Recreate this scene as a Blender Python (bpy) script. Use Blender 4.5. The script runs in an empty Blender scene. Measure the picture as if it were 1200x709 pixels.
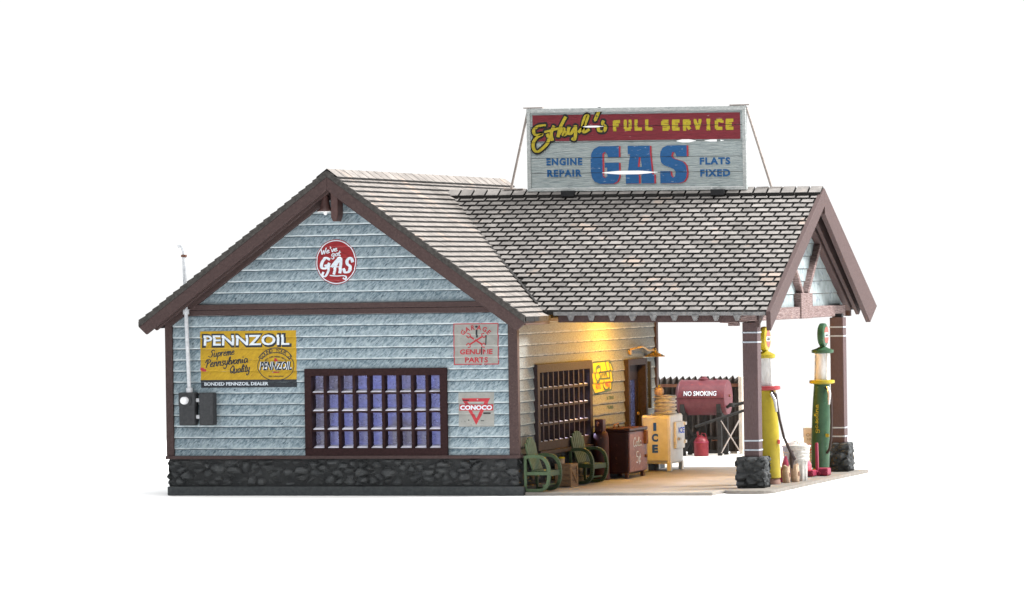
import bpy, bmesh, math, random
from mathutils import Vector, Matrix, noise
from mathutils.geometry import tessellate_polygon
random.seed(7)
S = bpy.context.scene
COL = S.collection
PI = math.pi

# ------------------------------------------------------------------ camera
cam = bpy.data.cameras.new('camera'); camo = bpy.data.objects.new('camera', cam); COL.objects.link(camo)
def cam_axes(yaw, pitch, roll):
    cy, sy = math.cos(yaw), math.sin(yaw); cp, sp = math.cos(pitch), math.sin(pitch)
    f = Vector((sy*cp, cy*cp, -sp)); r = Vector((cy, -sy, 0)); d = f.cross(r)
    cr, sr = math.cos(roll), math.sin(roll)
    return r*cr + d*sr, d*cr - r*sr, f
r_, d_, f_ = cam_axes(math.radians(-17.3996), math.radians(0.3458), math.radians(0.8830))
M = Matrix((( r_.x, -d_.x, -f_.x, 19.392), (r_.y, -d_.y, -f_.y, -62.013), (r_.z, -d_.z, -f_.z, 3.246), (0, 0, 0, 1)))
camo.matrix_world = M
cam.sensor_width = 36; cam.lens = 36*5069.8/1200; cam.clip_start = 1; cam.clip_end = 3000
S.camera = camo

# ------------------------------------------------------------------ world: plain white studio backdrop
W = bpy.data.worlds.new("World"); S.world = W; W.use_nodes = True
bg = W.node_tree.nodes['Background']; bg.inputs[0].default_value = (1.0, 1.0, 1.0, 1)
# lit white backdrop behind the model, dimmer studio on the photographer's side
wt = W.node_tree; wc = wt.nodes.new('ShaderNodeTexCoord'); wx = wt.nodes.new('ShaderNodeSeparateXYZ'); wr = wt.nodes.new('ShaderNodeMapRange')
wt.links.new(wc.outputs['Generated'], wx.inputs[0]); wt.links.new(wx.outputs['Y'], wr.inputs[0])
wr.inputs[1].default_value = -.15; wr.inputs[2].default_value = .35; wr.inputs[3].default_value = .36; wr.inputs[4].default_value = 1.06
wt.links.new(wr.outputs[0], bg.inputs[1])
S.view_settings.view_transform = 'Standard'; S.view_settings.look = 'None'
S.view_settings.exposure = 0; S.view_settings.gamma = 1

# ------------------------------------------------------------------ studio softboxes
def area(name, loc, target, size, power, col=(1, 1, 1)):
    l = bpy.data.lights.new(name, 'AREA'); l.shape = 'SQUARE'; l.size = size; l.energy = power; l.color = col
    o = bpy.data.objects.new(name, l); COL.objects.link(o); o.location = loc
    o.rotation_euler = (Vector(target) - Vector(loc)).to_track_quat('-Z', 'Y').to_euler()
    return o
area('overhead_softbox', (0, -1, 26), (0, -1, 0), 22, 9800, (1.0, 0.985, 0.97))
area('side_softbox', (20, 11, 21), (2, 4, 2.5), 9, 25000, (1.0, 0.985, 0.975))
area('front_fill_softbox', (-14, -24, 12), (-3, 0, 2), 10, 1500, (0.86, 0.93, 1.0))

# ------------------------------------------------------------------ helpers: materials
def lin(c):
    return tuple(((v/255)/12.92 if v/255 <= .04045 else ((v/255+.055)/1.055)**2.4) for v in c)
def mat(name, a, b=None, scale=6, rough=.75, stretch=(1, 1, 1), rot=(0, 0, 0), bump=0.0, c=None, cscale=30, cthr=.62, detail=6,
        metallic=0, lo=.35, hi=.65, rnd=0, bscale=None, lap=0, spec=.3):
    """colour a..b by noise, optional worn flecks c, optional per-face random brightness"""
    m = bpy.data.materials.new(name); m.use_nodes = True; nt = m.node_tree; N = nt.nodes; L = nt.links
    p = N['Principled BSDF']; p.inputs['Roughness'].default_value = rough; p.inputs['Metallic'].default_value = metallic
    p.inputs['Specular IOR Level'].default_value = spec
    b = b or tuple(v*.8 for v in a)
    tc = N.new('ShaderNodeTexCoord'); mp = N.new('ShaderNodeMapping'); mp.inputs['Scale'].default_value = stretch; mp.inputs['Rotation'].default_value = rot
    mq = N.new('ShaderNodeMapping'); mq.inputs['Rotation'].default_value = rot; mp.inputs['Rotation'].default_value = (0, 0, 0)
    L.new(tc.outputs['Object'], mq.inputs[0]); L.new(mq.outputs[0], mp.inputs[0])
    n = N.new('ShaderNodeTexNoise'); n.inputs['Scale'].default_value = scale; n.inputs['Detail'].default_value = detail; n.inputs['Roughness'].default_value = .65
    L.new(mp.outputs[0], n.inputs['Vector'])
    mr = N.new('ShaderNodeMapRange'); mr.inputs[1].default_value = lo; mr.inputs[2].default_value = hi
    if not lap: L.new(n.outputs['Fac'], mr.inputs[0])
    if lap:   # dry-brushed paint: heavier towards each board's lower edge
        sp = N.new('ShaderNodeSeparateXYZ'); L.new(tc.outputs['Object'], sp.inputs[0])
        m1 = N.new('ShaderNodeMath'); m1.operation = 'MULTIPLY_ADD'; m1.inputs[1].default_value = 1/.1705; m1.inputs[2].default_value = -2.540/.1705+40
        L.new(sp.outputs['Z'], m1.inputs[0]); fr_ = N.new('ShaderNodeMath'); fr_.operation = 'FRACT'; L.new(m1.outputs[0], fr_.inputs[0])
        m3 = N.new('ShaderNodeMath'); m3.operation = 'MULTIPLY_ADD'; m3.inputs[1].default_value = -lap; m3.inputs[2].default_value = lap*.5; L.new(fr_.outputs[0], m3.inputs[0])
        m4 = N.new('ShaderNodeMath'); m4.operation = 'ADD'; L.new(n.outputs['Fac'], m4.inputs[0]); L.new(m3.outputs[0], m4.inputs[1]); L.new(m4.outputs[0], mr.inputs[0])
    mx = N.new('ShaderNodeMix'); mx.data_type = 'RGBA'; mx.inputs[6].default_value = (*a, 1); mx.inputs[7].default_value = (*b, 1)
    L.new(mr.outputs[0], mx.inputs[0]); out = mx.outputs[2]
    if c:
        n2 = N.new('ShaderNodeTexNoise'); n2.inputs['Scale'].default_value = cscale; n2.inputs['Detail'].default_value = 4
        L.new(mp.outputs[0], n2.inputs['Vector'])
        r2 = N.new('ShaderNodeMapRange'); r2.inputs[1].default_value = cthr; r2.inputs[2].default_value = cthr+.06
        L.new(n2.outputs['Fac'], r2.inputs[0])
        m2 = N.new('ShaderNodeMix'); m2.data_type = 'RGBA'; L.new(r2.outputs[0], m2.inputs[0]); L.new(out, m2.inputs[6]); m2.inputs[7].default_value = (*c, 1)
        out = m2.outputs[2]
    if rnd:
        at = N.new('ShaderNodeAttribute'); at.attribute_name = 'rnd'
        ra = N.new('ShaderNodeMapRange'); ra.inputs[3].default_value = 1-rnd; ra.inputs[4].default_value = 1+rnd*.7
        L.new(at.outputs['Fac'], ra.inputs[0])
        hs = N.new('ShaderNodeVectorMath'); hs.operation = 'SCALE'; L.new(out, hs.inputs[0]); L.new(ra.outputs[0], hs.inputs['Scale'])
        out = hs.outputs[0]
    L.new(out, p.inputs['Base Color'])
    if bump:
        bp = N.new('ShaderNodeBump'); bp.inputs['Strength'].default_value = bump; bp.inputs['Distance'].default_value = .02
        if bscale:
            n3 = N.new('ShaderNodeTexNoise'); n3.inputs['Scale'].default_value = bscale; n3.inputs['Detail'].default_value = 3
            L.new(mp.outputs[0], n3.inputs['Vector']); L.new(n3.outputs['Fac'], bp.inputs['Height'])
        else: L.new(n.outputs['Fac'], bp.inputs['Height'])
        L.new(bp.outputs[0], p.inputs['Normal'])
    return m

M_ = {}
M_['siding'] = mat('blue_grey_siding_paint', (.090, .140, .172), (.325, .395, .428), scale=19, stretch=(2.2, 1, .8), rot=(0, -.80, 0), bump=.28,
                   c=(.060, .092, .118), cscale=15, cthr=.62, lo=.34, hi=.66, lap=.16)
M_['siding_edge'] = mat('worn_siding_edge', (.43, .49, .51), (.23, .29, .315), scale=9, lo=.45, hi=.65)
M_['under'] = mat('lap_grime_and_painted_shadow', (.030, .042, .052), (.085, .115, .135), scale=14, lo=.42, hi=.62)  # crevice grime, with the shadow below each lap painted in as dark colour
M_['siding_side'] = mat('cream_grey_siding_paint', (.110, .122, .120), (.20, .212, .20), scale=26, stretch=(1, 1, 1.6), bump=.4, c=(.09, .095, .09), cscale=30, cthr=.6, lap=.14)
M_['side_edge'] = mat('worn_cream_siding_edge', (.30, .30, .27), (.14, .14, .125), scale=9, lo=.45, hi=.7)
M_['gable_paint'] = mat('pale_gable_paint', (.16, .195, .20), (.27, .31, .315), scale=6, bump=.3, c=(.10, .13, .17), cscale=7, cthr=.60)
M_['trim'] = mat('dark_oxblood_trim', (.042, .0245, .0235), (.060, .037, .035), scale=30, stretch=(1, 1, 1), bump=.15, c=(.13, .075, .07), cscale=60, cthr=.68)
M_['trim_grain'] = mat('weathered_trim_grain', (.085, .05, .047), (.22, .165, .155), scale=12, stretch=(1, .6, 8), bump=.6, lo=.42, hi=.62)
M_['post'] = mat('brown_post_paint', (.055, .034, .034), (.078, .050, .051), scale=30, stretch=(3, 3, .5), bump=.2, c=(.19, .14, .14), cscale=50, cthr=.68)
M_['shingle'] = mat('worn_grey_shingle', (.115, .108, .103), (.19, .178, .168), scale=6, rnd=.22, bump=.3, c=(.24, .195, .165), cscale=1.5, cthr=.60)
M_['shingle_cream'] = mat('worn_cream_shingle', (.140, .127, .117), (.220, .200, .183), scale=6, rnd=.12, bump=.25, c=(.27, .215, .18), cscale=1.5, cthr=.60)
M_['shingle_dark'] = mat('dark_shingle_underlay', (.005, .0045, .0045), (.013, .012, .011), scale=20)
M_['shingle_edge'] = mat('grey_roof_edge', (.026, .024, .022), (.060, .056, .052), scale=20, bump=.4)
M_['eave_grey'] = mat('grey_eave_strip', (.09, .09, .092), (.20, .20, .20), scale=14, bump=.3)
M_['stone'] = mat('dark_fieldstone', (.034, .037, .039), (.055, .058, .059), scale=6, rough=.85, bump=.5, c=(.11, .11, .11), cscale=24, cthr=.70, rnd=.52)
M_['slab'] = mat('dark_slab', (.035, .040, .043), (.055, .06, .062), scale=18, bump=.2)
M_['window'] = mat('dark_window_wood', (.017, .007, .0075), (.028, .012, .0125), scale=30, bump=.2, spec=.15)
M_['window_side'] = mat('brown_window_wood', (.018, .011, .012), (.032, .020, .021), scale=30, bump=.2)
M_['inner'] = mat('pale_room_paint', (.10, .10, .12), (.08, .08, .09), scale=3)
M_['pipe'] = mat('galvanised_pipe', (.42, .44, .47), (.6, .62, .64), scale=30, rough=.5, metallic=.0)
M_['meter'] = mat('charcoal_meter', (.030, .032, .035), (.045, .047, .05), scale=20)
M_['white'] = mat('white_paint', (.75, .76, .78), (.66, .67, .7), scale=30)
M_['sill_glare'] = mat('painted_sill_glare', (.86, .86, .93), (.78, .78, .9), scale=20)  # glare on the window plastic, put into the sills as pale lavender colour
M_['band'] = mat('pale_blue_band_paint', (.26, .30, .34), (.36, .39, .43), scale=20)
M_['metal_grey'] = mat('grey_metal_rod', (.22, .19, .17), (.32, .28, .26), scale=20, rough=.5)
M_['signwood'] = mat('pale_blue_grey_sign_wood', (.22, .27, .275), (.38, .42, .42), scale=5, stretch=(1, 1, 14), bump=.8, c=(.15, .18, .19), cscale=6, cthr=.62)
M_['signframe'] = mat('grey_sign_frame_wood', (.28, .31, .31), (.46, .48, .47), scale=10, stretch=(2, 2, 5), bump=.4, c=(.6, .62, .62), cscale=10, cthr=.66)
M_['black'] = mat('black_paint', (.010, .011, .013), (.018, .019, .02), scale=20)
CH = (.36, .42, .43)
M_['redband'] = mat('worn_maroon_sign_paint', (.19, .022, .032), (.13, .017, .026), scale=5, stretch=(1, 1, 12), c=(.5, .42, .42), cscale=9, cthr=.72, bump=.6)
M_['yellow'] = mat('worn_yellow_lettering', (.44, .35, .025), (.32, .26, .02), scale=20, c=(.05, .04, .03), cscale=16, cthr=.62)
M_['blue'] = mat('worn_blue_lettering', (.018, .10, .26), (.014, .075, .20), scale=14, stretch=(1, 1, 5), c=(.38, .45, .5), cscale=11, cthr=.665)
M_['redletter'] = mat('worn_red_lettering', (.42, .04, .05), (.3, .03, .04), scale=16, c=(.36, .40, .41), cscale=18, cthr=.66)
M_['ad_yellow'] = mat('mustard_painted_advert', (.46, .295, .018), (.36, .22, .015), scale=16, stretch=(2.6, 1, .62), rot=(0, -.80, 0), c=(.30, .17, .02), cscale=26, cthr=.62, bump=.4)
M_['ad_black'] = mat('black_painted_band', (.018, .022, .028), (.035, .04, .046), scale=24)
M_['ad_white'] = mat('white_painted_lettering', (.66, .72, .78), (.52, .58, .64), scale=24)
M_['ad_red'] = mat('red_painted_disc', (.30, .022, .027), (.18, .014, .018), scale=14, stretch=(1, 1, 4), c=(.18, .02, .02), cscale=26, cthr=.62, bump=.4)
M_['ad_grey'] = mat('grey_painted_poster', (.235, .24, .225), (.30, .305, .285), scale=8, bump=.2, c=(.19, .195, .185), cscale=20, cthr=.66)
M_['ad_orange'] = mat('orange_yellow_wall_badge', (.42, .34, .012), (.34, .27, .010), scale=20)
M_['ad_green'] = mat('dark_green_badge_paint', (.03, .06, .045), (.05, .09, .07), scale=20)
M_['chair'] = mat('moss_green_enamel', (.040, .070, .032), (.062, .098, .048), scale=12, rough=.55, c=(.05, .07, .04), cscale=20, cthr=.64)
M_['crate'] = mat('brown_crate_wood', (.19, .115, .065), (.28, .18, .10), scale=12, stretch=(1, 1, 4), bump=.3)
M_['cooler_dark'] = mat('dark_maroon_enamel', (.030, .008, .007), (.045, .013, .012), scale=8, rough=.5, c=(.10, .035, .02), cscale=14, cthr=.66)
M_['cooler_face'] = mat('faded_maroon_enamel', (.17, .075, .072), (.24, .12, .115), scale=10, rough=.55, c=(.33, .2, .19), cscale=30, cthr=.62)
M_['rust'] = mat('rusty_metal', (.16, .07, .035), (.09, .035, .025), scale=20)
M_['icebox'] = mat('cream_white_enamel', (.50, .50, .49), (.58, .58, .565), scale=8, rough=.5, c=(.45, .43, .38), cscale=12, cthr=.7)
M_['ice_blue'] = mat('blue_ice_lettering', (.02, .10, .62), (.015, .08, .5), scale=20)
M_['galv'] = mat('galvanised_tin', (.28, .28, .265), (.46, .45, .425), scale=14, rough=.5, c=(.2, .19, .17), cscale=14, cthr=.66)
M_['fence'] = mat('dark_corrugated_iron', (.030, .026, .024), (.075, .062, .055), scale=10, stretch=(2, 2, .6), bump=.3, c=(.15, .11, .09), cscale=14, cthr=.66)
M_['fencepost'] = mat('cream_edge_post', (.55, .50, .44), (.42, .37, .31), scale=9)
M_['tank'] = mat('maroon_tank_paint', (.085, .018, .026), (.12, .032, .040), scale=6, rough=.5, c=(.15, .03, .035), cscale=12, cthr=.64)
M_['can'] = mat('red_fuel_can_paint', (.12, .009, .016), (.17, .018, .025), scale=9, rough=.45)
M_['stand'] = mat('black_iron_stand', (.014, .014, .015), (.03, .03, .03), scale=12)
M_['pump_y'] = mat('chrome_yellow_enamel', (.33, .26, .012), (.27, .21, .010), scale=8, rough=.45, c=(.35, .28, .02), cscale=14, cthr=.67)
M_['pump_g'] = mat('deep_green_enamel', (.016, .052, .024), (.026, .075, .034), scale=8, rough=.45, c=(.06, .15, .08), cscale=14, cthr=.66)
M_['pump_glass'] = mat('cloudy_pump_cylinder', (.42, .41, .39), (.60, .60, .59), scale=5, rough=.25, stretch=(4, 4, 1), c=(.28, .24, .18), cscale=6, cthr=.66)
M_['pump_red'] = mat('brick_red_enamel', (.30, .035, .04), (.24, .03, .035), scale=8, rough=.45)
M_['salmon'] = mat('salmon_red_globe_face', (.50, .09, .075), (.42, .07, .06), scale=10)
M_['foot'] = mat('rusty_pump_foot', (.17, .09, .075), (.24, .14, .11), scale=12)
M_['hose'] = mat('dark_rubber_hose', (.022, .014, .013), (.04, .026, .024), scale=12)
M_['chrome'] = mat('nickel_nozzle', (.45, .45, .45), (.6, .6, .6), scale=12, rough=.35, metallic=.4)
M_['sack'] = mat('tan_paper_sack', (.30, .205, .135), (.42, .31, .22), scale=12, bump=.6, c=(.2, .11, .08), cscale=9, cthr=.64)
M_['maroon'] = mat('maroon_jack_paint', (.17, .012, .035), (.23, .02, .05), scale=8, rough=.5)
M_['pink'] = mat('pinkish_red_can', (.42, .05, .09), (.6, .2, .24), scale=9)
M_['concrete'] = mat('pale_concrete_apron', (.18, .165, .145), (.24, .222, .20), scale=1.6, c=(.155, .145, .13), cscale=5, cthr=.64, bump=.1)
M_['island'] = mat('grey_brown_island_concrete', (.135, .122, .105), (.19, .175, .155), scale=9, bump=.3)
M_['yard'] = mat('cream_yard_concrete', (.56, .53, .48), (.64, .61, .56), scale=2)
M_['lampbrown'] = mat('brown_lamp_enamel', (.05, .024, .022), (.075, .038, .034), scale=12, rough=.5)
M_['brass'] = mat('brass_wall_lamp', (.40, .26, .07), (.30, .18, .05), scale=12, rough=.45)
M_['rubbish'] = mat('crumpled_pale_paper', (.55, .53, .50), (.38, .34, .30), scale=10, bump=.5)

g = bpy.data.materials.new('white_ground_sweep'); g.use_nodes = True
gp = g.node_tree.nodes['Principled BSDF']; gp.inputs['Roughness'].default_value = .9; gp.inputs['Specular IOR Level'].default_value = 0
gn = g.node_tree.nodes.new('ShaderNodeTexNoise'); gn.inputs['Scale'].default_value = .6
gm = g.node_tree.nodes.new('ShaderNodeMix'); gm.data_type = 'RGBA'; gm.inputs[6].default_value = (.93, .93, .93, 1); gm.inputs[7].default_value = (.95, .95, .95, 1)
g.node_tree.links.new(gn.outputs['Fac'], gm.inputs[0]); g.node_tree.links.new(gm.outputs[2], gp.inputs['Base Color'])
M_['ground'] = g

def emis(name, col, s):
    m = bpy.data.materials.new(name); m.use_nodes = True; nt = m.node_tree; nt.nodes.clear()
    o = nt.nodes.new('ShaderNodeOutputMaterial'); e = nt.nodes.new('ShaderNodeEmission'); e.inputs[0].default_value = (*col, 1); e.inputs[1].default_value = s
    nt.links.new(e.outputs[0], o.inputs[0]); return m
M_['bulb'] = mat('white_bulb_glass', (.85, .85, .85), (.8, .8, .8), scale=10, rough=.2)
def pane_mat():
    m = bpy.data.materials.new('cloudy_window_glass'); m.use_nodes = True; nt = m.node_tree; N = nt.nodes; L = nt.links; N.clear()
    o = N.new('ShaderNodeOutputMaterial'); t = N.new('ShaderNodeBsdfTransparent'); t.inputs[0].default_value = (.55, .55, .6, 1)
    tr = N.new('ShaderNodeBsdfTranslucent')
    nb = N.new('ShaderNodeTexNoise'); nb.inputs['Scale'].default_value = 2.3; nb.inputs['Detail'].default_value = 5
    mc = N.new('ShaderNodeMix'); mc.data_type = 'RGBA'; mc.inputs[6].default_value = (.21, .235, .33, 1); mc.inputs[7].default_value = (.19, .19, .185, 1)
    rb = N.new('ShaderNodeMapRange'); rb.inputs[1].default_value = .40; rb.inputs[2].default_value = .60
    L.new(nb.outputs['Fac'], rb.inputs[0]); L.new(rb.outputs[0], mc.inputs[0]); L.new(mc.outputs[2], tr.inputs[0])
    gl = N.new('ShaderNodeBsdfGlossy'); gl.inputs['Roughness'].default_value = .12
    n = N.new('ShaderNodeTexNoise'); n.inputs['Scale'].default_value = 9; n.inputs['Detail'].default_value = 6
    tc = N.new('ShaderNodeTexCoord'); L.new(tc.outputs['Object'], n.inputs['Vector']); L.new(tc.outputs['Object'], nb.inputs['Vector'])
    mr = N.new('ShaderNodeMapRange'); mr.inputs[1].default_value = .35; mr.inputs[2].default_value = .65; mr.inputs[3].default_value = .35; mr.inputs[4].default_value = .8
    L.new(n.outputs['Fac'], mr.inputs[0])
    a = N.new('ShaderNodeMixShader'); L.new(mr.outputs[0], a.inputs[0]); L.new(t.outputs[0], a.inputs[1]); L.new(tr.outputs[0], a.inputs[2])
    b = N.new('ShaderNodeMixShader'); b.inputs[0].default_value = .05; L.new(a.outputs[0], b.inputs[1]); L.new(gl.outputs[0], b.inputs[2])
    L.new(b.outputs[0], o.inputs[0]); return m
M_['pane'] = pane_mat()
def clear_mat():
    m = bpy.data.materials.new('clear_window_glass'); m.use_nodes = True; nt = m.node_tree; N = nt.nodes; L = nt.links; N.clear()
    o = N.new('ShaderNodeOutputMaterial'); t = N.new('ShaderNodeBsdfTransparent'); t.inputs[0].default_value = (.92, .92, .97, 1)
    gl = N.new('ShaderNodeBsdfGlossy'); gl.inputs['Roughness'].default_value = .08; b = N.new('ShaderNodeMixShader')
    n = N.new('ShaderNodeTexNoise'); n.inputs['Scale'].default_value = 6; mr = N.new('ShaderNodeMapRange'); mr.inputs[3].default_value = .03; mr.inputs[4].default_value = .10
    L.new(n.outputs['Fac'], mr.inputs[0]); L.new(mr.outputs[0], b.inputs[0]); L.new(t.outputs[0], b.inputs[1]); L.new(gl.outputs[0], b.inputs[2]); L.new(b.outputs[0], o.inputs[0]); return m
M_['clear'] = clear_mat()

# ------------------------------------------------------------------ helpers: meshes and objects
ORG = {}
def tag(o, label=None, cat=None, group=None, kind=None):
    if label: o['label'] = label
    if cat: o['category'] = cat
    if group: o['group'] = group
    if kind: o['kind'] = kind
    return o
def thing(name, loc, label, cat, group=None):
    o = bpy.data.objects.new(name, None); COL.objects.link(o); o.location = loc; o.empty_display_size = .2
    ORG[o] = Vector(loc); return tag(o, label, cat, group)

class MB:
    def __init__(s): s.v = []; s.f = []; s.m = []; s.r = []
    def face(s, pts, m=0, r=None):
        i = len(s.v); s.v += [tuple(p) for p in pts]; s.f.append(tuple(range(i, i+len(pts)))); s.m.append(m); s.r.append(random.random() if r is None else r)
    def mesh(s, vs, fs, m=0, r=None):
        i = len(s.v); s.v += [tuple(p) for p in vs]
        for f in fs: s.f.append(tuple(a+i for a in f)); s.m.append(m); s.r.append(random.random() if r is None else r)
        return s
    def box(s, x0, x1, y0, y1, z0, z1, m=0, mats=None, r=None):
        v = [(x0,y0,z0),(x1,y0,z0),(x1,y1,z0),(x0,y1,z0),(x0,y0,z1),(x1,y0,z1),(x1,y1,z1),(x0,y1,z1)]
        fs = [(0,3,2,1),(4,5,6,7),(0,1,5,4),(1,2,6,5),(2,3,7,6),(3,0,4,7)]
        i = len(s.v); s.v += v
        for k, f in enumerate(fs):
            s.f.append(tuple(a+i for a in f)); s.m.append(mats[k] if mats else m); s.r.append(random.random() if r is None else r)
        return s
    def hexa(s, p, m=0, mats=None, r=None):   # 8 pts: bottom 4 ccw, top 4 ccw
        fs = [(0,3,2,1),(4,5,6,7),(0,1,5,4),(1,2,6,5),(2,3,7,6),(3,0,4,7)]
        i = len(s.v); s.v += [tuple(q) for q in p]
        for k, f in enumerate(fs):
            s.f.append(tuple(a+i for a in f)); s.m.append(mats[k] if mats else m); s.r.append(random.random() if r is None else r)
        return s
    def prism(s, poly, a, b, m=0):   # poly: 3D points list; swept from +a to +b vectors
        A = [Vector(p)+Vector(a) for p in poly]; B = [Vector(p)+Vector(b) for p in poly]; n = len(poly)
        s.mesh(A+B, [tuple(range(n))[::-1], tuple(range(n, 2*n))] + [(i, (i+1) % n, n+(i+1) % n, n+i) for i in range(n)], m)
        return s
    def bar(s, a, b, w, h, m=0, up=(0, 0, 1)):
        a = Vector(a); b = Vector(b); d = (b-a).normalized(); u = Vector(up)
        sx = d.cross(u)
        if sx.length < 1e-3: sx = d.cross(Vector((0, 1, 0)))
        sx.normalize(); sz = sx.cross(d)
        q = [sx*(-w/2)+sz*(-h/2), sx*(w/2)+sz*(-h/2), sx*(w/2)+sz*(h/2), sx*(-w/2)+sz*(h/2)]
        s.mesh([a+k for k in q]+[b+k for k in q], [(3,2,1,0),(4,5,6,7),(0,1,5,4),(1,2,6,5),(2,3,7,6),(3,0,4,7)], m)
        return s
    def tube(s, pts, rad, m=0, n=10, flat=None):
        pts = [Vector(p) for p in pts]; R = rad if isinstance(rad, (list, tuple)) else [rad]*len(pts)
        rings = []; prev = None
        for i, p in enumerate(pts):
            d = (pts[min(i+1, len(pts)-1)]-pts[max(i-1, 0)]).normalized()
            if prev is None:
                prev = d.orthogonal().normalized() if flat is None else (Vector(flat)-d*d.dot(Vector(flat))).normalized()
            prev = (prev - d*d.dot(prev)).normalized(); c = d.cross(prev)
            rings.append([p + prev*math.cos(2*PI*k/n)*R[i] + c*math.sin(2*PI*k/n)*R[i] for k in range(n)])
        vs = [q for r in rings for q in r]
        fs = [(i*n+k, i*n+(k+1) % n, (i+1)*n+(k+1) % n, (i+1)*n+k) for i in range(len(pts)-1) for k in range(n)]
        fs += [tuple(range(n))[::-1], tuple(range((len(pts)-1)*n, len(pts)*n))]
        s.mesh(vs, fs, m); return s
    def lathe(s, prof, c, m=0, n=28, axis='z'):   # prof: (r, h)
        vs = []
        for r, h in prof:
            for k in range(n):
                a = 2*PI*k/n; x, y = r*math.cos(a), r*math.sin(a)
                v = (x, y, h) if axis == 'z' else ((h, x, y) if axis == 'x' else (x, h, y))
                vs.append((c[0]+v[0], c[1]+v[1], c[2]+v[2]))
        L = len(prof)
        fs = [(i*n+k, i*n+(k+1) % n, (i+1)*n+(k+1) % n, (i+1)*n+k) for i in range(L-1) for k in range(n)]
        fs += [tuple(range(n))[::-1], tuple(range((L-1)*n, L*n))]
        s.mesh(vs, fs, m); return s
    def build(s, name, mats, parent=None, label=None, smooth=False, bevel=0, fix=True, hook=None):
        org = ORG.get(parent, Vector((0, 0, 0))) if parent else Vector((0, 0, 0))
        me = bpy.data.meshes.new(name)
        me.from_pydata([(v[0]-org.x, v[1]-org.y, v[2]-org.z) for v in s.v], [], s.f)
        if not isinstance(mats, (list, tuple)): mats = [mats]
        for q in mats: me.materials.append(M_[q] if isinstance(q, str) else q)
        me.polygons.foreach_set('material_index', s.m)
        at = me.attributes.new('rnd', 'FLOAT', 'FACE'); at.data.foreach_set('value', s.r)
        if fix:
            bm = bmesh.new(); bm.from_mesh(me)
            if smooth or bevel: bmesh.ops.remove_doubles(bm, verts=bm.verts, dist=1e-5)
            bmesh.ops.recalc_face_normals(bm, faces=bm.faces); bm.to_mesh(me); bm.free()
        if smooth:
            for p in me.polygons: p.use_smooth = True
        me.update()
        o = bpy.data.objects.new(name, me); COL.objects.link(o)
        if parent: o.parent = parent
        ORG[o] = org
        if label: o['label'] = label
        if bevel:
            b = o.modifiers.new('edge', 'BEVEL'); b.width = bevel; b.segments = 2; b.limit_method = 'ANGLE'; b.angle_limit = math.radians(40)
        if smooth:
            ed = o.modifiers.new('split', 'EDGE_SPLIT'); ed.split_angle = math.radians(38)
        return o
def copy_tree(o, parent=None):
    c = o.copy(); COL.objects.link(c)
    if parent: c.parent = parent
    for ch in [x for x in list(COL.objects) if x.parent == o]: copy_tree(ch, c)
    return c
def structure(name, mb, m, **k):
    o = mb.build(name, m, **k); o['kind'] = 'structure'; return o

# ------------------------------------------------------------------ helpers: lettering (2-D shapes)
def tess(loops, m, layer=0.0):
    """list of loops (first outer, rest holes) -> (verts2d, tris, material, layer)"""
    tri = tessellate_polygon([[Vector((x, y, 0)) for x, y in l] for l in loops])
    return ([p for l in loops for p in l], [tuple(t) for t in tri], m, layer)
def rect2(x0, y0, x1, y1, m, layer=0.0): return ([(x0, y0), (x1, y0), (x1, y1), (x0, y1)], [(0, 1, 2), (0, 2, 3)], m, layer)
def ellipse2(cx, cy, rx, ry, m, layer=0.0, n=40, hole=None):
    out = [(cx+rx*math.cos(2*PI*k/n), cy+ry*math.sin(2*PI*k/n)) for k in range(n)]
    if hole:
        inn = [(cx+hole[0]*math.cos(2*PI*k/n), cy+hole[1]*math.sin(2*PI*k/n)) for k in range(n)]
        return (out+inn, [(k, (k+1) % n, n+(k+1) % n) for k in range(n)]+[(k, n+(k+1) % n, n+k) for k in range(n)], m, layer)
    return (out, [(0, k, k+1) for k in range(1, n-1)], m, layer)
_dg = None
def text2(s, size, m, layer=0.0, x=0, y=0, align='CENTER', bold=0.0, sx=1.0, shear=0.0, rot=0.0, w=None, space=1.0):
    cu = bpy.data.curves.new('t', 'FONT'); cu.body = s; cu.size = 1; cu.align_x = 'LEFT'; cu.offset = bold; cu.resolution_u = 3; cu.space_character = space
    o = bpy.data.objects.new('t', cu); COL.objects.link(o)
    bpy.context.view_layer.update()
    me = o.evaluated_get(bpy.context.evaluated_depsgraph_get()).to_mesh()
    vs = [(v.co.x, v.co.y) for v in me.vertices]; fs = [tuple(p.vertices) for p in me.polygons]
    o.evaluated_get(bpy.context.evaluated_depsgraph_get()).to_mesh_clear()
    bpy.data.objects.remove(o); bpy.data.curves.remove(cu)
    if not vs: return ([], [], m, layer)
    x0 = min(v[0] for v in vs); x1 = max(v[0] for v in vs); y0 = min(v[1] for v in vs); y1 = max(v[1] for v in vs)
    cap = y1-y0; k = size/cap; kx = (w/(x1-x0)) if w else k*sx
    off = {'CENTER': (x0+x1)/2, 'LEFT': x0, 'RIGHT': x1}[align]
    out = []
    for a, b in vs:
        a = (a-off)*kx; b = (b-(y0+y1)/2)*k; a += shear*b
        out.append((x+a*math.cos(rot)-b*math.sin(rot), y+a*math.sin(rot)+b*math.cos(rot)))
    return (out, fs, m, layer)
def arc_text(s, size, m, layer, cx, cy, rx, ry, a0, a1, bold=0.0):
    out = []; n = len(s)
    for i, ch in enumerate(s):
        if ch == ' ': continue
        a = math.radians(a0+(a1-a0)*i/(n-1)); x = cx+rx*math.cos(a); y = cy+ry*math.sin(a)
        t = math.atan2(ry*math.cos(a), -rx*math.sin(a)) + PI
        if math.cos(t) < 0: t += PI
        out.append(text2(ch, size, m, layer, x, y, rot=t, bold=bold))
    return out
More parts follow.
